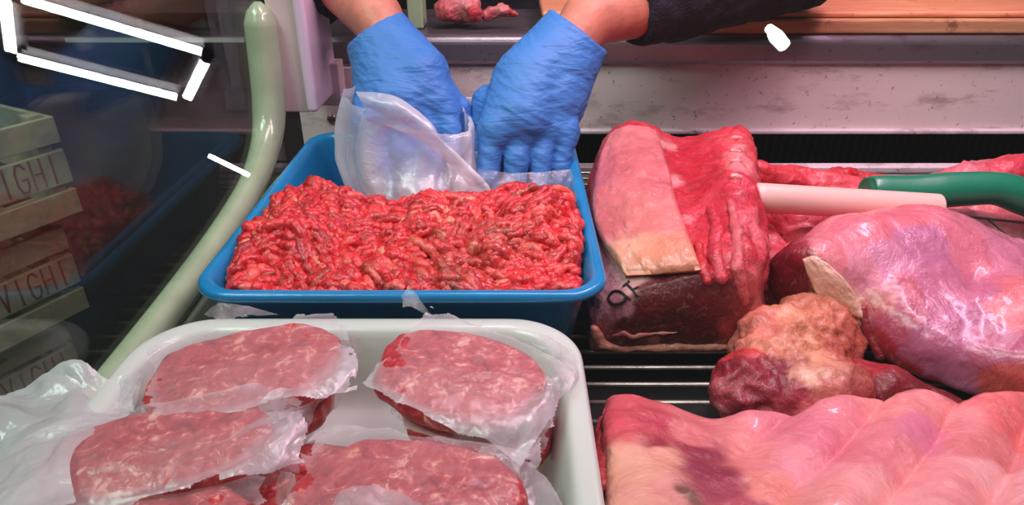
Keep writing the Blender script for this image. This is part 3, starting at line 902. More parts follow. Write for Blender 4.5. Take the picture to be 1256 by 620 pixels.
roast = loft('roast_body', [
    (.470, [(724, 428), (730, 398), (750, 378), (782, 357), (862, 337), (905, 328), (928, 345), (934, 398), (912, None), (820, None), (745, None)]),
    (.520, [(716, 380), (722, 350), (738, 322), (782, 305), (850, 292), (902, 280), (928, 298), (934, 350), (925, None), (820, None), (730, None)]),
    (.600, [(716, 310), (722, 270), (738, 245), (786, 232), (845, 232), (895, 220), (920, 235), (928, 280), (925, None), (830, None), (735, None)]),
    (.680, [(722, 250), (730, 210), (745, 188), (784, 178), (835, 190), (882, 180), (913, 186), (922, 225), (920, None), (840, None), (745, None)]),
    (.735, [(730, 225), (738, 180), (755, 158), (785, 150), (830, 170), (878, 164), (912, 166), (917, 205), (915, None), (840, None), (750, None)])],
    M['meat_red'], rb, disp=rdisp, colf=seeds([
    (738, 405, (170, 90, 92), .7), (728, 425, (206, 130, 118), .6), (745, 428, (120, 30, 36), .6), (770, 432, (190, 110, 96), .5), (800, 440, (226, 160, 136), .6), (850, 443, (206, 120, 108), .6), (780, 405, DRED, 1.0), (765, 412, (190, 110, 100), .35), (800, 418, (190, 100, 92), .35),
    (800, 375, (92, 4, 15), 1.2), (830, 400, DRED, 1.3), (870, 370, (98, 5, 17), 1.5), (840, 365, DRED, 1.5), (800, 395, DRED, 1), (850, 410, DRED, 1), (900, 400, (150, 44, 50), .8), (885, 425, (200, 130, 112), .5), (845, 424, (205, 150, 126), .35), (820, 428, (120, 24, 34), .5), (905, 425, (180, 90, 84), .6), (915, 380, (150, 40, 50), .8),
    (745, 350, (210, 160, 166), .9), (755, 372, (206, 150, 160), .9), (772, 352, (226, 180, 170), .7), (735, 300, (206, 130, 140), .9), (724, 380, (176, 110, 130), .7), (728, 340, (190, 120, 140), .7), (745, 385, (200, 140, 150), .6),
    (860, 200, (206, 40, 62), 1.2), (880, 240, (214, 50, 72), 1.3), (860, 280, (214, 48, 70), 1), (900, 300, (214, 60, 76), 1), (890, 172, (238, 90, 100), .6), (905, 190, (240, 130, 134), .6), (826, 222, (240, 156, 156), .5), (842, 272, (236, 130, 136), .35), (905, 180, (244, 150, 150), .3), (903, 205, (244, 140, 144), .35), (906, 230, (240, 120, 130), .35),
    (822, 180, (244, 166, 162), .45), (845, 185, (210, 40, 66), .8), (870, 180, (222, 60, 82), .8), (850, 220, (196, 30, 54), .8), (855, 310, (226, 50, 66), .8), (880, 320, (200, 50, 62), 1), (920, 350, (226, 110, 112), .7), (928, 380, (200, 110, 104), .6), (918, 270, (232, 100, 114), .8), (890, 270, (206, 40, 60), .8), (860, 240, (206, 34, 56), .8)], warp=.006, sc=70, pw=8))
bpy.context.view_layer.update()
bvh_parts = []
dg = bpy.context.evaluated_depsgraph_get()
def surf(px, py, objs, lift=.0008):
    best = None
    d = Vector(ray(px, py)).normalized()
    for o in objs:
        mw = Matrix.Translation([float(v) for v in parent_origin(o)]) if o.parent is None else Matrix.Translation([float(v) for v in parent_origin(o.parent)])
        loc = mw.inverted() @ Vector(CAM)
        ok, h, n_, _i = o.ray_cast(loc, d)
        if ok:
            h = mw @ h; L = (h - Vector(CAM)).length
            if best is None or L < best[0]: best = (L, h)
    if best is None: return None
    return np.array(best[1]) - np.array(d) * lift
# fat cap: thick slab over the left and top
def slab(name, ctrl, th, mat, parent, nu=90, nv=90, amp=.0015, sc=40, colf=None, sd=0, edge=.4, rid=0, rs=30, on=None, lift=.002):
    """a thick fold of fat or muscle laid along a grid of points (px,py,depth)"""
    C = [[Q(*p) if not on else surf(p[0], p[1], on, lift) for p in row] for row in ctrl]
    G_ = sheet_pts(C, nu, nv)
    N = np.cross(np.gradient(G_, axis=1), np.gradient(G_, axis=0)); N /= np.linalg.norm(N, axis=-1, keepdims=True) + 1e-9
    if (N * (CAM - G_)).sum(-1).mean() < 0: N = -N
    u, v = np.meshgrid(np.linspace(-1, 1, nu), np.linspace(-1, 1, nv))
    e = np.minimum(1 - np.abs(u) ** 8, 1 - np.abs(v) ** 8).clip(0, 1) ** .5
    G_ = G_ + .6 * edge * .006 * (pn(np.stack([u * 4, v * 4, u * 0 + sd], -1), sd)[..., None]) * N
    d = amp * fbm(G_ * sc, 4, sd) + (rid * ridged(G_ * rs, 3, sd + 3) if rid else 0)
    top = G_ + N * (th * .5 * e + d * (.3 + .7 * e))[..., None]; bot = G_ - N * (th * .5 * e)[..., None]
    V = np.concatenate([top.reshape(-1, 3), bot.reshape(-1, 3)]); f1 = grid_faces(nv, nu); f2 = f1[:, ::-1] + nu * nv
    id_ = np.arange(nu * nv).reshape(nv, nu)
    b = np.concatenate([id_[0, :], id_[1:, -1], id_[-1, -2::-1], id_[-2:0:-1, 0]]); b2 = np.roll(b, -1)
    f3 = np.stack([b, b2, b2 + nu * nv, b + nu * nv], -1)
    q = np.concatenate([f1, f2, f3[:, ::-1]])
    o = mesh(name, V, q, mat)
    if (normals(o)[:nu * nv] * N.reshape(-1, 3)).sum() < 0: o.data.flip_normals()
    if colf is not None:
        a = o.data.color_attributes.new('Col', 'FLOAT_COLOR', 'POINT'); cc = np.ones((len(V), 4)); cc[:, :3] = colf(o, V); a.data.foreach_set('color', cc.ravel())
    if parent is not None:
        setverts(o, V - parent_origin(parent)); o.parent = parent
    else: recentre(o, [V[:, 0].mean(), V[:, 1].mean(), V[:, 2].min()])
    return o
slab('fat_cap', [
    [(750, 164), (775, 155), (802, 160)], [(734, 205), (775, 190), (818, 205)], [(728, 255), (775, 240), (834, 262)], [(735, 292), (785, 290), (850, 303)], [(766, 338), (810, 336), (860, 331)],
], .016, M['meat_fat'], rb, on=[roast], lift=.007, amp=.0022, sc=30, rid=.0008, rs=60, sd=3, colf=seeds([
    (770, 170, (214, 118, 122), 1), (790, 220, (214, 112, 118), 1), (750, 200, (206, 104, 110), 1), (745, 280, (206, 108, 110), 1), (790, 270, (218, 124, 118), 1), (800, 320, (226, 150, 116), 1), (835, 325, (226, 150, 120), 1),
    (820, 260, (232, 130, 128), 1), (770, 330, (238, 170, 140), 1), (790, 360, (236, 178, 146), 1), (850, 335, (224, 110, 104), .6), (745, 345, (220, 150, 160), .8), (790, 160, (238, 130, 134), .7), (815, 215, (240, 120, 124), .5)], pw=5))
def rope(name, pts, rpx, mat, parent, col, sd, h=.0016, lift=0.0):
    w = [surf(x, y, ROPEON, lift) for x, y in pts]; rr_ = rpx if hasattr(rpx, '__len__') else [rpx] * len(pts)
    c = [(p, r * .00062) for p, r in zip(w, rr_) if p is not None]
    if len(c) < 2: return
    blob(name, [('c', c)], .006, h, mat, parent, disp=lumps(.0016, 70, .0008, 160, sd), colf=seeds([(pts[0][0], pts[0][1], col, 1), (pts[-1][0], pts[-1][1], col, 1)]), cuts=[('h', (0, 0, .003), (0, 0, -1))])
ROPEON = [roast]
rope('fat_edge', [(730, 405), (738, 422), (760, 428), (790, 436), (830, 440), (860, 434), (900, 424), (925, 412)], [6, 8, 6, 5, 9, 8, 6, 5], M['meat_fat'], rb, (212, 146, 124), 201)
rope('sinew', [(752, 412), (765, 408), (775, 414), (795, 410), (830, 408)], [3, 3.5, 4, 3, 2], M['meat_fat'], rb, (196, 116, 106), 203)
rope('rib_tissue', [(872, 255), (880, 285), (876, 315), (884, 340)], [6, 9, 10, 8], M['meat_red'], rb, (214, 56, 76), 205)
rope('rib_tissue', [(896, 250), (906, 290), (904, 330), (914, 372)], [5, 8, 9, 5], M['meat_red'], rb, (226, 104, 112), 207)
rope('rib_tissue', [(856, 300), (862, 330), (868, 345)], [6, 8, 6], M['meat_red'], rb, (206, 40, 56), 208)
for k, yy in enumerate((169, 185, 198, 217)):
    rope('rib_bone', [(899, yy), (908, yy + 1)], [5, 4.5], M['meat_fat'], rb, (240, 150, 152), 210 + k)
# blackish stamp on the skin at the front left: a small o-shaped 9 and a T
def strokes(name, lines, objs, r, mat, parent):
    parts = []
    for ln_ in lines:
        dense = catmull(ln_, 14) if len(ln_) > 2 else np.linspace(ln_[0], ln_[-1], 8)
        p = [surf(x, y, objs) for x, y in dense]; p = [x for x in p if x is not None]
        if len(p) > 2: parts.append(tube(p, r, 6))
    if parts:
        v, f = join(*parts); return mesh(name, v, f, mat, parent)
bpy.context.view_layer.update()
kids = [c for c in rb.children]
strokes('ink_stamp', [[(746, 366), (750, 359), (758, 357), (766, 362), (767, 368), (760, 373), (751, 373), (746, 366)], [(766, 362), (773, 368)], [(764, 352), (772, 345)], [(768, 348), (776, 356), (781, 363)], [(776, 356), (783, 352)]],
        kids, .0011, M['ink'], rb)

# big veal leg with silver skin
lg = empty('veal_joint', (.40, .50, 0.003), 'large rounded joint of mauve silver-skinned meat with cut end, under the knives at right', 'meat')
A = blob('joint_body', [
    ch((972, 350, .492, 46), (1004, 338, .508, 50), (1050, 325, .53, 66), (1115, 330, .545, 80), (1205, 375, .53, 86), (1330, 405, .52, 92)),
    ch((1120, 380, .49, 58), (1170, 420, .455, 62), (1250, 425, .45, 84), (1360, 435, .45, 84)),
    ch((1090, 385, .475, 30), (1125, 440, .43, 32), (1175, 470, .405, 32), (1270, 460, .40, 44)),
], .03, .0026, M['meat_silver'], lg,
    cuts=[('h', Q(996, 350, .487), (-.66, -.75, .05)), ('h', (0, 0, .004), (0, 0, -1))], kc=.012,
    disp=lambda P, N: .004 * fbm(P * 14, 3, 31) + .0017 * ridged(np.stack([P[:, 0] * 22 - P[:, 1] * 30, P[:, 1] * 16 + P[:, 0] * 22, P[:, 2] * 40], -1), 3, 33) * sst(.36, .46, P[:, 0]) + .0005 * ridged(P * 70, 2, 35),
    colf=seeds([(975, 345, (110, 18, 34), 1.4), (968, 370, (100, 14, 28), 1.2), (990, 325, (150, 30, 50), 1), (1012, 352, CREAM, .8), (1030, 370, CREAM, .9), (1000, 330, (160, 60, 60), .5), (1045, 385, CREAM, .7),
                (1020, 310, (226, 130, 140), 1), (1050, 280, (232, 124, 140), 1.2), (1100, 262, (230, 120, 136), 1.2), (1060, 330, (230, 150, 168), 1), (1090, 320, (214, 140, 172), 1), (1130, 300, (196, 120, 156), 1.1),
                (1110, 350, (206, 110, 130), .7), (1150, 350, (200, 118, 150), 1), (1190, 300, (214, 120, 140), 1), (1230, 310, (214, 130, 156), 1), (1200, 360, (196, 112, 142), 1), (1240, 370, (226, 124, 132), 1.2), (1180, 400, (188, 110, 146), 1.2),
                (1130, 420, (184, 104, 138), 1), (1160, 460, (180, 108, 142), 1), (1220, 430, (186, 100, 130), 1), (1240, 470, (200, 96, 90), 1), (1100, 400, (176, 80, 104), 1), (1085, 420, (164, 44, 56), .7), (1110, 460, (170, 50, 62), .6), (1140, 490, (160, 44, 60), .6), (1080, 370, (190, 100, 100), .6), (985, 335, (96, 12, 26), .9), (985, 375, (96, 12, 26), .9), (1000, 385, (120, 24, 36), .5), (965, 330, (130, 20, 40), .6)], warp=.005, sc=50, pw=10))

bpy.context.view_layer.update(); ROPEON = [A]
slab('fat_seam', [[(984, 318), (998, 314), (1012, 320)], [(994, 345), (1015, 338), (1038, 345)], [(1008, 370), (1030, 364), (1054, 370)], [(1036, 390), (1050, 389), (1062, 394)]], .005, M['meat_fat'], lg, 50, 50, .0003, 40, on=[A], lift=.0012, sd=22, edge=.2,
     colf=seeds([(1000, 335, (236, 190, 170), 1), (1030, 370, (232, 186, 160), 1)]))
rope('cut_edge', [(1058, 380), (1064, 405), (1080, 435), (1100, 462), (1125, 488), (1150, 508)], [5, 7, 8, 8, 8, 7], M['meat_red'], lg, (150, 40, 56), 221)
# small cut joint lying below it
jt = empty('shank_joint', (.26, .44, 0.003), 'fist-sized beef joint with ragged red cut face and cream fat, lying on the wire rack', 'meat')
blob('joint_body', [ch((915, 474, .402, 36), (955, 450, .435, 50), (1002, 430, .468, 48)), ch((918, 492, .392, 32), (975, 494, .388, 34), (1022, 482, .405, 38)), ch((942, 415, .455, 32), (1002, 405, .475, 38))],
     .016, .002, M['meat_red'], jt, cuts=[('h', Q(930, 488, .372), (-.12, -.95, .2)), ('h', (0, 0, .004), (0, 0, -1))], kc=.008,
     disp=lumps(.003, 24, .0018, 80, 41, .0038, 48), colf=seeds([(900, 455, (150, 34, 52), 1.2), (930, 465, (160, 44, 62), 1.2), (960, 480, (150, 40, 58), 1.2), (895, 485, (170, 60, 76), 1), (930, 495, (150, 40, 58), 1.4), (950, 470, (140, 34, 52), 1.2), (975, 490, (158, 48, 66), 1), (915, 450, (156, 36, 54), 1), (960, 500, (176, 70, 84), .8), (882, 470, (206, 110, 116), .5), (884, 495, (212, 130, 130), .4),
         (910, 432, (206, 60, 64), .8), (895, 440, (214, 70, 72), .6), (950, 425, (226, 150, 120), .9), (980, 400, (230, 158, 124), 1.1), (1010, 400, (216, 132, 104), 1), (940, 400, (224, 128, 110), 1), (1030, 420, (196, 100, 84), 1), (995, 440, (226, 160, 130), .5),
         (995, 465, (238, 190, 160), .7), (980, 462, (236, 182, 156), .5), (1015, 480, (226, 150, 136), .7), (985, 500, (200, 100, 104), .7), (950, 515, (214, 150, 130), .4), (1020, 500, (160, 40, 52), .8)], warp=.006, sc=70, pw=8))
slab('fat_flap', [[(998, 455, .445), (1012, 448, .45), (1032, 442, .455)], [(1012, 480, .425), (1028, 470, .43), (1047, 464, .44)], [(1032, 512, .40), (1048, 504, .405), (1062, 496, .41)]], .006, M['meat_fat'], jt, 40, 40, .0012, 60,
     colf=seeds([(1022, 462, (232, 212, 180), 1), (1042, 492, (230, 202, 170), 1)]), sd=12, edge=1)
f_ = blob('meat_trimming', [ch((1050, 462, .43, 24), (1085, 482, .41, 36), (1120, 505, .40, 36), (1160, 520, .39, 34))], .02, .002, M['meat_red'], None, cuts=[('h', (0, 0, .004), (0, 0, -1))],
     disp=lumps(.003, 30, .001, 90, 52), colf=seeds([(1060, 460, (170, 44, 56), 1), (1090, 490, (130, 24, 36), 1), (1120, 505, (120, 22, 34), 1)]))
tagit(f_, 'dark red trimming tucked below the edge of the big silver-skinned joint', 'meat')

# rib slab across the front
rs = empty('rib_slab', (.25, .30, 0.003), 'long pale pink rib slab with ridged bones across the lower right', 'meat')
def ribz(P, N):
    a = (P[:, 0] - .02) * .72 - P[:, 1] * .72
    ph = a / .040
    return .0095 * (np.abs(np.cos(ph * math.pi + .5 * pn(P * 8, 61))) ** .8 - .6) * sst(.10, .2, P[:, 0]) + .003 * fbm(P * 14, 3, 62) + .0008 * ridged(P * 46, 2, 66)
slab('rib_meat', [
    [(742, 496, .372), (800, 505, .368), (880, 527, .36), (960, 524, .362), (1040, 508, .372), (1090, 497, .38), (1180, 505, .375), (1290, 490, .385)],
    [(738, 520, .345), (800, 530, .345), (880, 550, .34), (960, 545, .342), (1040, 532, .350), (1110, 525, .355), (1190, 530, .352), (1300, 520, .36)],
    [(742, 560, .31), (800, 570, .31), (890, 588, .305), (970, 585, .307), (1050, 575, .312), (1120, 570, .315), (1200, 572, .315), (1320, 565, .32)],
    [(742, 610, .275), (810, 620, .27), (890, 636, .265), (970, 636, .265), (1060, 630, .268), (1130, 628, .27), (1220, 628, .27), (1350, 625, .27)],
    [(735, 690, .225), (820, 700, .22), (900, 715, .215), (980, 715, .215), (1070, 710, .215), (1150, 708, .215), (1250, 708, .215), (1400, 706, .215)],
], .034, M['meat_fat'], rs, 220, 130, .0022, 16, rid=0, sd=6, colf=seeds([
    (760, 520, (222, 90, 100), 1), (800, 520, (206, 80, 96), 1), (840, 530, (230, 130, 132), 1), (770, 580, (240, 176, 150), 1.3), (800, 560, (240, 170, 150), 1), (760, 610, (240, 170, 150), 1), (820, 600, (236, 160, 150), .8),
    (800, 545, (160, 50, 70), .6), (840, 545, (160, 50, 70), .7), (860, 555, (150, 50, 76), .8), (870, 580, (150, 54, 78), .9), (890, 600, (170, 70, 90), .9), (910, 618, (190, 90, 104), .8), (850, 605, (130, 90, 80), .5),
    (920, 560, (244, 150, 146), 1), (980, 575, (246, 160, 172), 1.2), (940, 600, (244, 150, 140), 1), (1000, 540, (232, 130, 150), 1), (1060, 520, (236, 140, 150), 1), (1090, 505, (244, 150, 146), .8), (1060, 560, (230, 130, 140), 1.2),
    (1130, 530, (226, 130, 156), 1), (1180, 520, (240, 150, 150), 1), (1150, 590, (246, 160, 160), 1.2), (1230, 520, (236, 120, 120), 1), (1240, 590, (246, 176, 176), 1.2), (1080, 600, (248, 170, 168), 1), (1020, 610, (246, 160, 158), 1), (1200, 560, (226, 130, 130), 1)], warp=.008, sc=40, pw=5))
o = rs.children[0]; V = verts(o) + parent_origin(rs); N = normals(o)
Ntop = N[:, 2] > .1
V = V + N * (ribz(V, N) * Ntop)[:, None]; V[:, 2] = np.maximum(V[:, 2], .003); setverts(o, V - parent_origin(rs))
blob('end_muscle', [ch((742, 520, .352, 12), (742, 560, .318, 14), (738, 600, .285, 16))], .01, .0018, M['meat_red'], rs, disp=lumps(.002, 50, .001, 120, 71), colf=seeds([(742, 520, (220, 80, 88), 1), (745, 570, (190, 60, 64), 1)]))

# flank behind, with pale ribs, and the red pieces along the rear lip
def flatmeat(name, label, prims, cs, sd, mat='meat_red', disp=None, k=.02, h=.0024, warp=.010, pw=6):
    o = blob(name, prims, k, h, M[mat], None, cuts=[('h', (0, 0, .004), (0, 0, -1))], disp=disp or lumps(.004, 26, .0015, 80, sd, .002, 40), colf=seeds(cs, warp=warp, pw=pw))
    return tagit(o, label, 'meat')
flatmeat('beef_flank', 'bright pink flank with ribbed inner side lying between the rib roast and the pale handle',
    [ch((925, 215, .76, 18), (985, 225, .76, 16), (1045, 232, .75, 14)), ch((930, 255, .66, 26), (980, 280, .64, 28), (1020, 260, .67, 28), (1070, 250, .70, 24)), ch((930, 300, .60, 26), (955, 350, .54, 26), (990, 310, .60, 28)), ch((930, 380, .52, 14), (950, 375, .52, 16))],
    [(930, 215, BRED, 1), (980, 220, (226, 60, 76), 1), (1030, 220, (232, 80, 90), 1), (935, 245, (236, 90, 110), 1), (960, 290, (232, 84, 104), 1), (985, 300, (240, 110, 128), 1), (940, 300, (226, 70, 92), .8), (960, 330, (244, 124, 140), 1), (1000, 280, (200, 60, 80), .8), (960, 360, (238, 120, 130), .8), (940, 345, (206, 70, 80), .6), (935, 385, (226, 120, 110), .8), (1050, 250, (230, 80, 96), 1)], 81,
    disp=lambda P, N: .003 * fbm(P * 30, 3, 82) + .0028 * np.cos((P[:, 1] + .3 * P[:, 0]) * 2 * math.pi / .03) + .0012 * ridged(P * 60, 2, 83))
flatmeat('beef_trimming', 'ragged bright red trimming on the rear lip behind the pale handle',
    [ch((1005, 222, .80, 12), (1040, 218, .81, 13), (1080, 224, .80, 10))], [(1010, 218, (230, 70, 84), 1), (1040, 212, (214, 30, 50), 1), (1075, 222, (226, 70, 84), 1)], 91, disp=lumps(.004, 40, .002, 110, 91))
flatmeat('beef_slab', 'pinkish red slab of beef behind the green knife handle at the right edge',
    [ch((1150, 226, .80, 14), (1190, 220, .80, 20), (1240, 214, .80, 22), (1310, 212, .80, 24))], [(1160, 212, (236, 110, 124), 1), (1190, 205, (240, 120, 134), 1), (1240, 203, (230, 70, 90), 1)], 95)
flatmeat('veal_piece', 'pale pink veal piece under the dark steel blade at the right edge',
    [ch((1130, 285, .66, 22), (1175, 285, .66, 26), (1230, 292, .66, 28), (1310, 290, .66, 30)), ch((1080, 262, .71, 20), (1150, 262, .72, 22), (1300, 262, .72, 24))], [(1160, 275, (214, 110, 120), 1), (1190, 280, (226, 140, 146), 1), (1230, 290, (240, 160, 160), 1), (1240, 275, (220, 110, 120), 1), (1120, 262, (220, 90, 104), 1)], 97, 'meat_fat', k=.015)

# ------------------------------------------------------------------ knives
y0 = .60
kn = empty('boning_knife', Q(1040, 248, .62), 'round pale cream tool handle lying across the meat left of the green knife', 'knife')
p = [Q(a, b, y) for a, b, y in [(930, 243, .60), (936, 243.2, .60), (1040, 249, .60), (1140, 254.5, .60), (1148, 255, .60)]]
V, f = tube(catmull(p, 60), list(np.interp(np.arange(60), [0, 2, 6, 14, 50, 55, 58, 59], [.005, .0105, .0135, .0142, .0132, .0128, .010, .005])), 24)
mesh('handle', V, f, M['creamhandle'], kn)
kg = empty('butcher_knife', Q(1160, 235, .66), 'butcher knife with chunky green plastic handle resting on the meat at right', 'knife')
p = catmull([Q(a, b, y) for a, b, y in [(1064, 234, .655), (1072, 234, .655), (1120, 236, .65), (1180, 232, .645), (1225, 232, .64), (1262, 244, .635), (1300, 258, .63)]], 60)
rr_ = np.interp(np.arange(60), [0, 1.5, 4, 12, 25, 38, 46, 54, 59], [.005, .010, .0135, .0160, .0180, .0165, .0180, .0180, .016])
V, f = tube(p, list(rr_), 24); V = np.array(V)
mesh('handle', V, f, M['greenhandle'], kg)
a = Q(1262, 246, .635)
def blade(pts, th):
    P = np.array(pts); n = len(P); N = np.array([0, -.5, .86]) * th / 2
    return [tuple(x) for x in np.concatenate([P + N, P - N])], [tuple(range(n)), tuple(reversed(range(n, 2 * n)))] + [(i, i + n, (i + 1) % n + n, (i + 1) % n) for i in range(n)]
V, f = blade([Q(1290, 250, .632), Q(1290, 268, .625), Q(1420, 290, .60), Q(1470, 276, .60), Q(1430, 262, .61)], .002); mesh('blade', V, f, M['wire'], kg, smooth=False)
hk = empty('meat_skewer', Q(1220, 272, .62), 'thin dark steel skewer with a short prong resting on pale veal at right edge', 'skewer')
mesh('shaft', *tube(catmull([Q(1180, 265, .60), Q(1215, 269, .595), Q(1262, 274, .59), Q(1330, 281, .585)], 20), .0013, 8), M['dark'], hk)
mesh('prong', *tube(catmull([Q(1212, 269, .597), Q(1226, 281, .58), Q(1238, 294, .57)], 12), list(np.linspace(.0014, .0006, 12)), 8), M['dark'], hk)

# ------------------------------------------------------------------ ledge: boards, meat scraps, pale green block
LZ = .1695
bxl = Q(668, 30, .97)[0]
v, f = box((bxl, .948, LZ), (1.02, 1.20, .188)); o = mesh('wooden_board', v, f, M['board2'], smooth=False); bevel(o, .003); recentre(o, ((bxl + 1.02) / 2, 1.07, LZ)); tagit(o, 'lower tan chopping board with stained front edge on the steel ledge', 'chopping board')
bt = Q(700, 14, .96)[2]
v, f = box((bxl - .004, .957, .1885), (1.02, 1.20, bt)); o = mesh('chopping_board', v, f, M['board'], smooth=False); bevel(o, .004); recentre(o, ((bxl + 1.02) / 2, 1.07, .1885)); tagit(o, 'upper orange chopping board stacked on the tan board at top right', 'chopping board')
v, f = box((Q(499, 10, .985)[0], .985, LZ), (Q(518, 10, .985)[0], 1.03, .26)); o = mesh('plastic_block', v, f, M['palegreen'], smooth=False); bevel(o, .002); recentre(o, (Q(508, 10, 1.0)[0], 1.0, LZ)); tagit(o, 'pale green plastic block on the steel ledge between the gloved hands', 'block')
for (lst, lb, sd) in (([(548, 12, .99, 14), (570, 8, 1.0, 20), (582, 18, .975, 9)], 'larger pink meat scrap on the steel ledge next to the pale green block', 101), ([(598, 18, .985, 6), (615, 12, .985, 9), (632, 17, .985, 5)], 'smaller curled pink meat scrap on the ledge right of the larger scrap', 103)):
    o = blob('meat_scrap', [ch(*lst)], .01, .0016, M['meat_red'], None, cuts=[('h', (0, 0, LZ), (0, 0, -1))], disp=lumps(.004, 45, .002, 110, sd), colf=seeds([(lst[0][0], lst[0][1], (230, 110, 116), 1), (lst[1][0], lst[1][1], (240, 150, 150), 1), (lst[1][0] + 8, lst[1][1] + 6, (214, 50, 66), .7)], pw=5))
    tagit(o, lb, 'meat')

# ------------------------------------------------------------------ crates of oranges beyond the end glass
cs_, sn_ = math.cos(R(61.5)), math.sin(R(61.5))
CM = Matrix.Rotation(R(61.5), 4, 'Z')
CW, CD, CHH = .50, .30, .155
def glyph(ch_, x, z, h):               # stencil strokes in the crate's face plane (x along, z up)
    w_ = h * .34; s = []
    if ch_ == 'V': s = [[(0, h), (w_ * .5, 0)], [(w_ * .5, 0), (w_, h)]]
    if ch_ == 'I': s = [[(w_ * .5, 0), (w_ * .5, h)]]
    if ch_ == 'G': s = [[(w_, h * .82), (w_ * .7, h), (w_ * .25, h), (0, h * .75), (0, h * .25), (w_ * .25, 0), (w_ * .75, 0), (w_, h * .2), (w_, h * .45), (w_ * .55, h * .45)]]
    if ch_ == 'H': s = [[(0, 0), (0, h)], [(w_, 0), (w_, h)], [(0, h * .5), (w_, h * .5)]]
    return [[(x + a, z + b) for a, b in l] for l in s]
def crate_meshes(par):
    th = .008
    def bx(name, lo, hi, m='crate', p=par):
        v, f = box(lo, hi); return bevel(mesh(name, v, f, M[m], p, smooth=False, world=False), .0015)
    mid = None
    for (z0, z1) in ((.004, .042), (.052, .102), (.112, .150)):
        s1 = bx('slat', (-CW, -th, z0), (0, 0, z1)); bx('slat', (-CW, CD, z0), (0, CD + th, z1))
        bx('end_slat', (-th, 0.0005, z0), (0, CD - .0005, z1)); bx('end_slat', (-CW, 0.0005, z0), (-CW + th, CD - .0005, z1))
        if z0 == .052: mid = s1
    for x in (-.03, -CW + .01):
        for y in (.0005, CD - .0205): bx('corner_post', (x, y, 0), (x + .02, y + .02, CHH))
    for i in range(5): bx('bottom_board', (-CW + .001, .004 + i * .06, .0), (-.001, .05 + i * .06, .0035))
    V = []; Fc = []; x = -.116
    for c_ in 'VIGHI':
        for ln_ in glyph(c_, x, .058, .040):
            for (a, b) in zip(ln_[:-1], ln_[1:]):
                a = np.array(a); b = np.array(b); d = (b - a) / np.linalg.norm(b - a); nn = np.array([-d[1], d[0]]) * .0016; a = a - d * .0015; b = b + d * .0015; n0 = len(V)
                for yy in (-th - .0006, -th + .001):
                    V += [(a + nn)[[0]].tolist() + [yy] + [(a + nn)[1]], (b + nn)[[0]].tolist() + [yy] + [(b + nn)[1]], (b - nn)[[0]].tolist() + [yy] + [(b - nn)[1]], (a - nn)[[0]].tolist() + [yy] + [(a - nn)[1]]]
                Fc += [(n0, n0 + 1, n0 + 2, n0 + 3), (n0 + 7, n0 + 6, n0 + 5, n0 + 4)] + [(n0 + i, n0 + (i + 1) % 4, n0 + 4 + (i + 1) % 4, n0 + 4 + i) for i in range(4)]
        x += .0215
    mesh('printed_name', V, Fc, M['stampred'], mid, smooth=False, world=False)
top = Q(80, 116, .95)
CZ = [top[2] - .172 * (k + 1) + .012 for k in range(6)]
edge_px = [(80, 200), (88, 320), (94, 440), (100, 560), (104, 700), (108, 850)]
lb = ['topmost slatted wooden crate of the stack behind the end glass, printed with a dark name', 'second wooden crate from the top of the stack, oranges showing above its slats', 'third wooden crate from the top, its printed name clear above the loose plastic sheet',
      'fourth wooden crate down, mostly hidden behind the loose plastic sheet', 'fifth wooden crate down, standing on the lowest crate of the stack', 'lowest wooden crate of the stack, standing on the floor']
first = None
zf = FL
for k in range(6):
    z = CZ[k] if k < 5 else FL + .001
    z = FL + .001 + (5 - k) * .1705
    ex = Q(edge_px[k][0], edge_px[k][1], .95)[0] if k < 3 else Q(94, 440, .95)[0] - .03 * (k - 2)
    if first is None:
        t = empty('wooden_crate', (0, 0, 0), lb[k], 'crate', 'stacked wooden crates'); crate_meshes(t); first = t
    else:
        t = first.copy(); COL.objects.link(t); t['label'] = lb[k]
        for c_ in first.children:
            d = c_.copy(); COL.objects.link(d); d.parent = t
            for g_ in c_.children:
                e = g_.copy(); COL.objects.link(e); e.parent = d
    t.location = (ex, .95, z); t.rotation_euler = (0, 0, R(61.5 + [0, 1.5, -1, 0, 1, 0][k]))
# oranges in the upper crates
def orange(loc, r, label):
    V = []; n1, n2 = 14, 20
    for i in range(n1 + 1):
        a = math.pi * i / n1
        for j in range(n2):
            b = 2 * math.pi * j / n2; V.append((r * math.sin(a) * math.cos(b) * 1.0, r * math.sin(a) * math.sin(b), r * .94 * math.cos(a) - (.06 * r if i == 0 else 0)))
    o = mesh('orange', V, grid_faces(n1 + 1, n2, wrap=True)[:, ::-1], M['orange']); o.location = loc; tagit(o, label, 'orange', 'oranges in the crates'); 
    st = mesh('stem', *tube([(0, 0, r * .86), (0, 0, r * .95)], .004, 8), M['leaf'], o, world=False); return o
def crate_pt(k, a, b, z):
    zc = FL + .001 + (5 - k) * .1705; ex = Q(edge_px[k][0], edge_px[k][1], .95)[0]
    an = R(61.5); return (ex - a * math.cos(an) - b * math.sin(an), .95 - a * math.sin(an) + b * math.cos(an), zc + z)
for i, (k, a, b, dz, l) in enumerate([(0, .078, .045, .168, 'single orange rising above the rim of the topmost crate'), (0, .125, .112, .115, 'orange lying lower in the topmost crate behind the single raised one'), (1, .14, .05, .108, 'orange nearest the right end in the second crate from the top'),
        (1, .23, .05, .11, 'orange at the left in the second crate from the top'), (1, .18, .13, .10, 'orange at the back of the second crate from the top')]):
    orange(crate_pt(k, a, b, dz), .035, l)
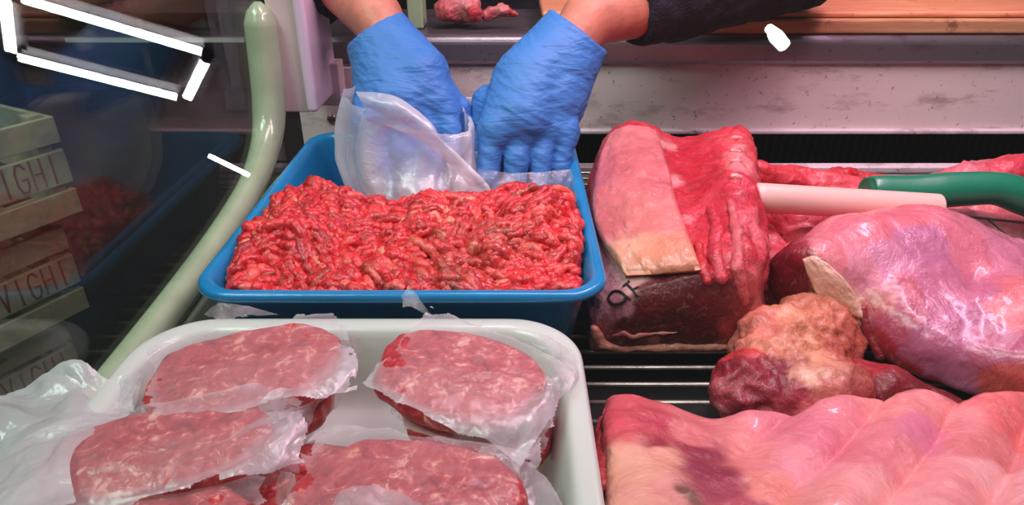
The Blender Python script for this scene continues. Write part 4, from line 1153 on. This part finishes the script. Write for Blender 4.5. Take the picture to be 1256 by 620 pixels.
# dark produce stand farther back
ps = empty('produce_stand', (-1.1, 2.1, FL), 'dark produce stand with white shelf edge seen through the end glass', 'stand')
v, f = box((-1.75, 2.1, FL + .001), (-.45, 2.5, -.30)); mesh('cabinet', v, f, M['wall'], ps, smooth=False)
v, f = box((-1.75, 2.09, -.06), (-.45, 2.5, -.045)); mesh('shelf', v, f, M['wall'], ps, smooth=False)
v, f = box((-1.30, 2.07, -.062), (-.78, 2.088, -.05)); mesh('shelf_edge', v, f, M['white'], ps, smooth=False)
v, f = box((-1.75, 2.48, -.30), (-.45, 2.5, .25)); mesh('back_board', v, f, M['wall'], ps, smooth=False)
for x in (-1.745, -1.1, -.47): 
    v, f = box((x, 2.1, -.30), (x + .02, 2.12, .24)); mesh('upright', v, f, M['wall'], ps, smooth=False)
v, f = box((-1.75, 2.08, .02), (-.45, 2.48, .035)); mesh('shelf', v, f, M['wall'], ps, smooth=False)
for i, x in enumerate((-1.0, -.86, -.73)):
    o = blob('lettuce', [('e', (x, 2.25, .095), (.06, .06, .055), None)], .02, .006, M['leaf'], None, disp=lumps(.012, 30, .006, 70, 120 + i)); tagit(o, ['leftmost', 'middle', 'rightmost'][i] + ' green lettuce head on the upper shelf of the produce stand', 'lettuce', 'lettuces on the stand')

# ------------------------------------------------------------------ the butcher
pr = empty('person', (.02, 1.42, FL + .001), 'person in dark sweater and blue gloves reaching over the blue tub with both hands', 'person')
def jv(x, y, z): return np.array([x, y, z])
Lw = Q(462, 22, .80); Rw = Q(722, 22, .80)            # wrists
Le = Q(330, -130, 1.03); Re = Q(980, -45, .93)
Ls = jv(-.17, 1.36, .50); Rs = jv(.23, 1.36, .50)
mid = Rs * .5 + Ls * .5
Lk = Q(505, 110, .745); Rk = Q(655, 120, .735)
body = [('c', [(Le, .045), (Lw + (Le - Lw) * .35, .040), (Lw, .0300), (Lk, .018)]), ('c', [(Re, .045), (Rw + (Re - Rw) * .35, .040), (Rw, .0310), (Rk, .018)]),
        ('c', [(Ls, .055), (Le, .046)]), ('c', [(Rs, .055), (Re, .046)]),
        ('c', [(Ls, .065), (mid + [0, .02, .01], .075), (Rs, .065)]),
        ('e', mid + [0, .05, -.18], (.17, .115, .24), None), ('e', mid + [0, .07, -.46], (.165, .12, .17), None),
        ('c', [(mid + [0, .0, .03], .058), (mid + [0, -.02, .14], .052)]),
        ('e', mid + [0, -.03, .235], (.075, .095, .115), None), ('e', mid + [0, -.065, .18], (.05, .055, .06), None),
        ('c', [(mid + [0, -.125, .235], .010), (mid + [0, -.145, .205], .014)]),
        ('e', mid + [-.077, -.02, .225], (.012, .02, .032), None), ('e', mid + [.077, -.02, .225], (.012, .02, .032), None),
        ('c', [(mid + [-.03, -.112, .262], .010), (mid + [.03, -.112, .262], .010)]),
        ('c', [(mid + [-.02, -.115, .165], .008), (mid + [.02, -.115, .165], .008)])]
hip = mid + [0, .07, -.52]
for s_ in (-1, 1):
    body.append(('c', [(hip + [s_ * .09, 0, -.03], .095), (jv(mid[0] + s_ * .11, 1.43, -.48), .06), (jv(mid[0] + s_ * .12, 1.46, FL + .08), .042), (jv(mid[0] + s_ * .13, 1.36, FL + .045), .038)]))
bo = blob('body', body, .035, .0075, M['skin'], pr, pad=.02, cuts=[('h', (0, 0, FL + .003), (0, 0, -1))])
for s_ in (-1, 1):
    ec = mid + [s_ * .029, -.112, .243]
    mesh('eye', *tube([ec + [0, .008, 0], ec + [0, 0, 0], ec + [0, -.006, 0]], [.011, .011, .004], 14), M['white'], pr)
blob('hair', [('e', mid + [0, -.005, .27], (.084, .10, .095), None), ('e', mid + [0, .03, .21], (.078, .075, .09), None)], .02, .006, M['hair'], pr, cuts=[('h', mid + [0, -.085, .27], (0, -1, -.35))], disp=lumps(.004, 40, .002, 90, 140))
LS = Lw + (Le - Lw) * .22; RS = Rw + (Re - Rw) * .18
sl = [('c', [(Ls, .068), (Le, .058)]), ('c', [(Rs, .068), (Re, .058)]),
      ('c', [(Ls, .078), (mid + [0, .02, .01], .088), (Rs, .078)]), ('e', mid + [0, .05, -.18], (.185, .13, .25), None), ('e', mid + [0, .07, -.44], (.18, .135, .16), None)]
blob('sweater', sl, .03, .0075, M['sweater'], pr, disp=lumps(.006, 14, .002, 40, 150), cuts=[('h', mid + [0, 0, .09], (0, -.2, 1))])
for W_0, E_0, S_0, sd in ((Lw, Le, LS, 151), (Rw, Re, RS, 153)):
    blob('sleeve', [('c', [(W_0, .045), (S_0, .046), (E_0, .057)])], .01, .004, M['sweater'], pr, disp=lumps(.004, 24, .0015, 60, sd), cuts=[('h', S_0, W_0 - E_0)], kc=.008)
RC = Rw + (Re - Rw) * .30
tr = [('e', hip + [0, 0, .02], (.175, .13, .10), None)]
for s_ in (-1, 1): tr.append(('c', [(hip + [s_ * .09, 0, -.03], .105), (jv(mid[0] + s_ * .11, 1.43, -.48), .075), (jv(mid[0] + s_ * .12, 1.46, FL + .09), .062)]))
blob('trousers', tr, .03, .009, M['trousers'], pr, disp=lumps(.005, 14, 0, 0, 155))
for s_ in (-1, 1):
    c_ = jv(mid[0] + s_ * .13, 1.39, FL + .04)
    blob('shoe', [('e', c_, (.052, .125, .05), None)], .01, .006, M['black'], pr, cuts=[('h', (0, 0, FL + .002), (0, 0, -1))])

# gloves: palm, knuckles, five fingers
def fin(*p): return ('c', [(Q(a, b, y), r * mpp(a, b, y)) for a, b, y, r in p])
def glove(prims, fingers, cuffp, cuffn, sd, name='glove'):
    D = prims + fingers
    return blob(name, D, .0055, .0016, M['glove'], pr, cuts=[('h', cuffp, cuffn)], kc=.003, disp=lambda P, N: .0007 * fbm(P * 40, 3, sd) + .0006 * ridged(np.stack([P[:, 0] * 18 - P[:, 2] * 10, P[:, 1] * 30, P[:, 2] * 95 + P[:, 0] * 55], -1), 2, sd + 2))
gR = glove([fin((712, 36, .795, 41), (685, 85, .765, 46), (672, 125, .745, 46)), fin((712, 36, .795, 41), (650, 100, .745, 44), (640, 145, .715, 42)), fin((640, 110, .74, 40), (612, 160, .70, 26)), fin((665, 135, .735, 42), (688, 165, .715, 22)),
            fin((640, 150, .712, 26), (672, 160, .712, 24))],
           [fin((612, 160, .70, 20), (601, 188, .685, 14.5), (598, 214, .675, 13.5), (600, 240, .672, 12)), fin((640, 162, .705, 18), (634, 194, .682, 15), (632, 218, .675, 13.5), (634, 240, .672, 12)),
            fin((668, 160, .71, 17), (664, 190, .69, 13.5), (662, 214, .682, 12.5), (660, 236, .68, 12)), fin((694, 158, .715, 16), (691, 184, .70, 12), (687, 206, .692, 11), (684, 226, .69, 10)),
            fin((602, 128, .75, 24), (588, 165, .74, 15), (584, 195, .72, 13), (590, 222, .70, 12))], Q(710, 38, .80), Q(742, -4, .80) - Q(686, 74, .79), 160)
gL = glove([fin((462, 40, .79, 39), (480, 90, .76, 46), (490, 130, .735, 50)), fin((465, 40, .79, 36), (510, 95, .75, 42), (530, 125, .735, 32)), fin((480, 110, .75, 48), (460, 150, .715, 30)), fin((520, 120, .735, 36), (545, 138, .725, 20))],
           [fin((460, 150, .71, 22), (462, 185, .69, 17), (470, 212, .675, 15), (480, 232, .67, 12)), fin((490, 155, .71, 22), (494, 190, .685, 17), (500, 218, .675, 15), (508, 236, .67, 12)),
            fin((518, 150, .715, 21), (524, 185, .695, 16), (530, 212, .685, 14), (536, 230, .68, 12)), fin((540, 140, .725, 18), (552, 160, .71, 14), (556, 185, .70, 12), (558, 205, .695, 10)),
            fin((540, 118, .745, 22), (562, 132, .74, 15), (566, 148, .735, 13), (560, 164, .73, 11))], Q(461, 38, .795), Q(446, 14, .80) - Q(476, 62, .79), 170)
# cuff rings
# dark purple cuff edge under the right sleeve
v0 = RS + (Re - RS) * .42
# ------------------------------------------------------------------ milky bag held between the hands
bg = empty('plastic_bag', Q(500, 240, .66), 'crumpled milky plastic bag held between the two gloved hands', 'plastic bag')
def bagring(cx, cy, y, rx, ry, ph=0, n=9, j=.07):
    out = []
    for i in range(n):
        a = 2 * math.pi * i / n + ph
        yy = y + .045 * math.sin(a) * -1
        out.append((cx + rx * math.cos(a) * (1 + random.uniform(-j, j)), cy + ry * math.sin(a), y - .05 * math.sin(a) * (rx / 75)))
    return out
rings = [(500, 132, .70, 76, 26), (500, 156, .695, 82, 24), (502, 192, .685, 80, 20), (508, 215, .675, 78, 16), (515, 240, .665, 68, 12), (530, 256, .655, 40, 6)]
nR, nA = 70, 130; G_ = []
for cx, cy, y, rx, ry in rings:
    cx += 0; row = []
    for i in range(14):
        a = 2 * math.pi * i / 14
        row.append(Q(cx + rx * math.cos(a), cy + ry * math.sin(a) + (16 * math.cos(a) if cy < 140 else 0), y - .045 * math.sin(a)))
    row.append(row[0]); G_.append(row)
g = np.array([catmull(r, nA) for r in G_]); g = np.array([catmull(g[:, j], nR) for j in range(nA)]).transpose(1, 0, 2)
cen = g.mean(axis=1, keepdims=True); dv = g - cen; dv /= np.linalg.norm(dv, axis=-1, keepdims=True) + 1e-9
an = np.linspace(0, 2 * math.pi, nA)[None, :] * np.ones((nR, 1)); vv = np.linspace(0, 1, nR)[:, None] * np.ones((1, nA))
fold = .9 * facet(np.stack([np.cos(an) * 2.0 + vv * .5, np.sin(an) * 2.0, vv * .5], -1), 1.0, 180, 6) + .3 * ridged(np.stack([np.cos(an) * 2.2 + vv * 1.4, np.sin(an) * 2.2, vv * 1.2], -1), 2, 180)
sm = sst(0, .06, an / (2 * math.pi)) * sst(1, .94, an / (2 * math.pi))
g = g + dv * (.0085 * fold * sm)[..., None]
op = .6 + .4 * fold + .5 * sst(.08, 0, vv)
q = grid_faces(nR, nA)
mesh('bag_body', g.reshape(-1, 3), q, M['bag'], bg, opq=op.clip(0, 1).ravel())
# folded strips of the same bag
def strip(name, ctrl, par, mat, nu=50, nv=60, amp=.003, sc=40, sd=0, op=.7, jag=.0, zmode=False):
    g = sheet_pts([[(Z if zmode else Q)(*p) for p in r] for r in ctrl], nu, nv)
    u, v = np.meshgrid(np.linspace(-1, 1, nu), np.linspace(-1, 1, nv))
    r_ = .75 * facet(g, sc * .55, sd, 5) + .35 * facet(g, sc * 1.5, sd + 3, 4)
    N = np.cross(np.gradient(g, axis=1), np.gradient(g, axis=0)); N /= np.linalg.norm(N, axis=-1, keepdims=True) + 1e-9
    g = g + N * (amp * r_)[..., None]
    keep = None
    if jag:
        k_ = np.maximum(np.abs(u), np.abs(v)) < 1 - np.abs(jag * pn(np.stack([u * 2.3, v * 2.3, u * 0 + sd], -1), sd + 5)) - .2 * jag
        keep = k_[:-1, :-1] & k_[1:, :-1] & k_[:-1, 1:] & k_[1:, 1:]
    o_ = (op + .3 * r_).clip(0, 1)
    q = grid_faces(nv, nu, keep); V = g.reshape(-1, 3); used = np.unique(q); mp = -np.ones(len(V), int); mp[used] = np.arange(len(used))
    return mesh(name, V[used], mp[q], mat, par, opq=o_.reshape(-1)[used])
strip('twisted_fold', [[(436, 112, .655), (444, 128, .65), (450, 150, .65)], [(480, 116, .655), (486, 134, .645), (488, 158, .645)], [(522, 146, .65), (528, 160, .64), (524, 178, .64)], [(562, 190, .64), (566, 200, .635), (560, 210, .635)], [(600, 228, .63), (602, 238, .625), (590, 246, .625)]], bg, M['bag'], sd=4, op=.75, amp=.0025)
strip('loose_flap', [[(560, 122, .76), (578, 120, .765), (592, 132, .765)], [(548, 160, .74), (574, 160, .74), (592, 168, .735)], [(548, 200, .69), (574, 205, .69), (590, 210, .69)], [(560, 240, .66), (580, 244, .655), (600, 240, .655)]], bg, M['bag'], sd=9, op=.5, amp=.004)
strip('hem', [[(585, 208, .655), (640, 212, .655), (700, 208, .66)], [(585, 225, .645), (640, 230, .645), (705, 226, .65)], [(582, 242, .64), (640, 246, .64), (705, 240, .645)]], bg, M['bag'], sd=14, op=.05, amp=.003)

# ------------------------------------------------------------------ loose plastic sheet at the left of the white tray
ls = empty('plastic_sheet', Q(80, 560, .27), 'large crumpled clear plastic sheet spilling over the left rim of the white tray', 'plastic sheet')
strip('sheet_film', [
    [(-60, 500, .345), (0, 480, .35), (40, 470, .355), (88, 436, .365), (128, 462, .355), (170, 476, .35)],
    [(-60, 520, .32), (0, 505, .32), (45, 500, .325), (90, 480, .335), (125, 492, .33), (168, 500, .325)],
    [(-60, 560, .285), (0, 548, .29), (40, 540, .29), (85, 525, .30), (120, 520, .305), (150, 520, .31)],
    [(-60, 610, .25), (0, 600, .25), (30, 590, .255), (60, 575, .265), (75, 565, .27), (95, 560, .275)],
    [(-70, 690, .20), (0, 680, .205), (30, 670, .205), (50, 650, .215), (70, 630, .225), (90, 610, .235)]], ls, M['bag'], 150, 150, .008, 30, 21, 1.0, .10)

# creased film flaps hanging from the patties (px, py, height)
def flap(key, ctrl, sd, op=.75, amp=.0022, sc=60, jag=.12, nu=80, nv=50):
    strip('film_flap', ctrl, PT[key], M['film'], nu, nv, amp, sc, sd, op, jag, True)
flap('tl', [[(168, 470, .080), (235, 484, .081), (320, 470, .081), (425, 436, .082)], [(162, 492, .073), (240, 503, .072), (330, 482, .074), (436, 448, .077)], [(158, 514, .064), (235, 519, .064), (300, 502, .067), (392, 478, .070)]], 31, .8)
flap('tl', [[(398, 440, .080), (425, 432, .082), (448, 436, .078)], [(392, 482, .066), (418, 478, .062), (440, 466, .060)], [(352, 514, .052), (390, 526, .046), (420, 500, .044)]], 33, .62, .004)
flap('tl', [[(285, 398, .086), (320, 392, .088), (360, 394, .088)], [(280, 388, .086), (300, 378, .090), (350, 388, .088)], [(270, 384, .084), (292, 369, .092), (330, 382, .088)]], 35, .25, .001, 60, .2, 30, 20)
flap('tl', [[(190, 440, .078), (178, 460, .076), (165, 482, .074)], [(178, 436, .074), (160, 462, .070), (146, 492, .066)], [(165, 440, .070), (145, 470, .062), (132, 498, .056)]], 37, .4, .003)
flap('tr', [[(466, 402, .088), (480, 400, .088), (520, 408, .088)], [(462, 394, .088), (474, 384, .091), (500, 398, .090)], [(458, 390, .088), (467, 374, .094), (482, 388, .090)]], 41, .25, .001, 60, .15, 30, 20)
flap('tr', [[(462, 470, .082), (500, 490, .082), (560, 498, .082), (640, 494, .080), (684, 460, .080)], [(470, 488, .074), (510, 508, .072), (570, 520, .070), (640, 520, .066), (694, 488, .068)], [(480, 505, .064), (520, 522, .060), (590, 540, .054), (650, 548, .050), (688, 522, .054)]], 43, .72, .003, 60, .18)
flap('tr', [[(560, 532, .052), (610, 536, .050), (650, 526, .052), (680, 520, .052)], [(570, 548, .042), (615, 556, .040), (650, 552, .040), (678, 545, .042)], [(585, 558, .034), (620, 566, .032), (650, 572, .030), (672, 570, .030)]], 45, .75, .002, 50, .1)
flap('tr', [[(474, 478, .078), (492, 492, .078), (505, 500, .076)], [(478, 505, .060), (500, 515, .060), (520, 528, .058)], [(482, 528, .044), (512, 536, .044), (540, 542, .044)]], 47, .55, .004, 80, .2)
flap('tr', [[(620, 400, .084), (655, 412, .084), (682, 440, .084)], [(640, 398, .080), (672, 414, .078), (694, 450, .078)], [(655, 402, .072), (690, 424, .068), (700, 466, .068)]], 49, .3, .003, 60, .2)
flap('ll', [[(68, 580, .076), (150, 574, .078), (250, 556, .079), (330, 526, .080)], [(66, 596, .068), (155, 592, .068), (260, 572, .070), (352, 540, .072)], [(70, 610, .060), (160, 606, .060), (262, 590, .061), (375, 560, .062)]], 51, .88, .0016)
flap('ll', [[(318, 512, .080), (350, 500, .080), (385, 508, .074)], [(330, 540, .072), (365, 530, .070), (404, 524, .064)], [(345, 566, .060), (385, 556, .056), (402, 530, .058)]], 53, .7, .005, 70, .12)
flap('ll', [[(300, 575, .062), (335, 566, .062), (368, 555, .060)], [(292, 600, .052), (330, 596, .050), (362, 580, .050)], [(290, 640, .040), (325, 640, .038), (356, 625, .040)]], 55, .75, .005, 70, .1)
flap('bc', [[(408, 612, .084), (440, 596, .086), (480, 602, .086), (520, 612, .084)], [(400, 630, .086), (440, 614, .090), (485, 618, .090), (530, 634, .086)], [(395, 660, .084), (440, 650, .086), (490, 652, .086), (540, 660, .084)]], 61, .6, .005, 60, .1)
flap('bc', [[(585, 566, .080), (612, 556, .078), (645, 562, .070)], [(612, 592, .076), (645, 590, .068), (676, 592, .058)], [(625, 635, .070), (660, 640, .060), (690, 640, .050)]], 63, .62, .004, 50, .15)
flap('bc', [[(352, 590, .074), (362, 620, .074), (370, 660, .074)], [(340, 588, .066), (345, 622, .064), (350, 660, .062)], [(330, 590, .056), (330, 625, .052), (335, 660, .050)]], 65, .4, .003, 60, .1)
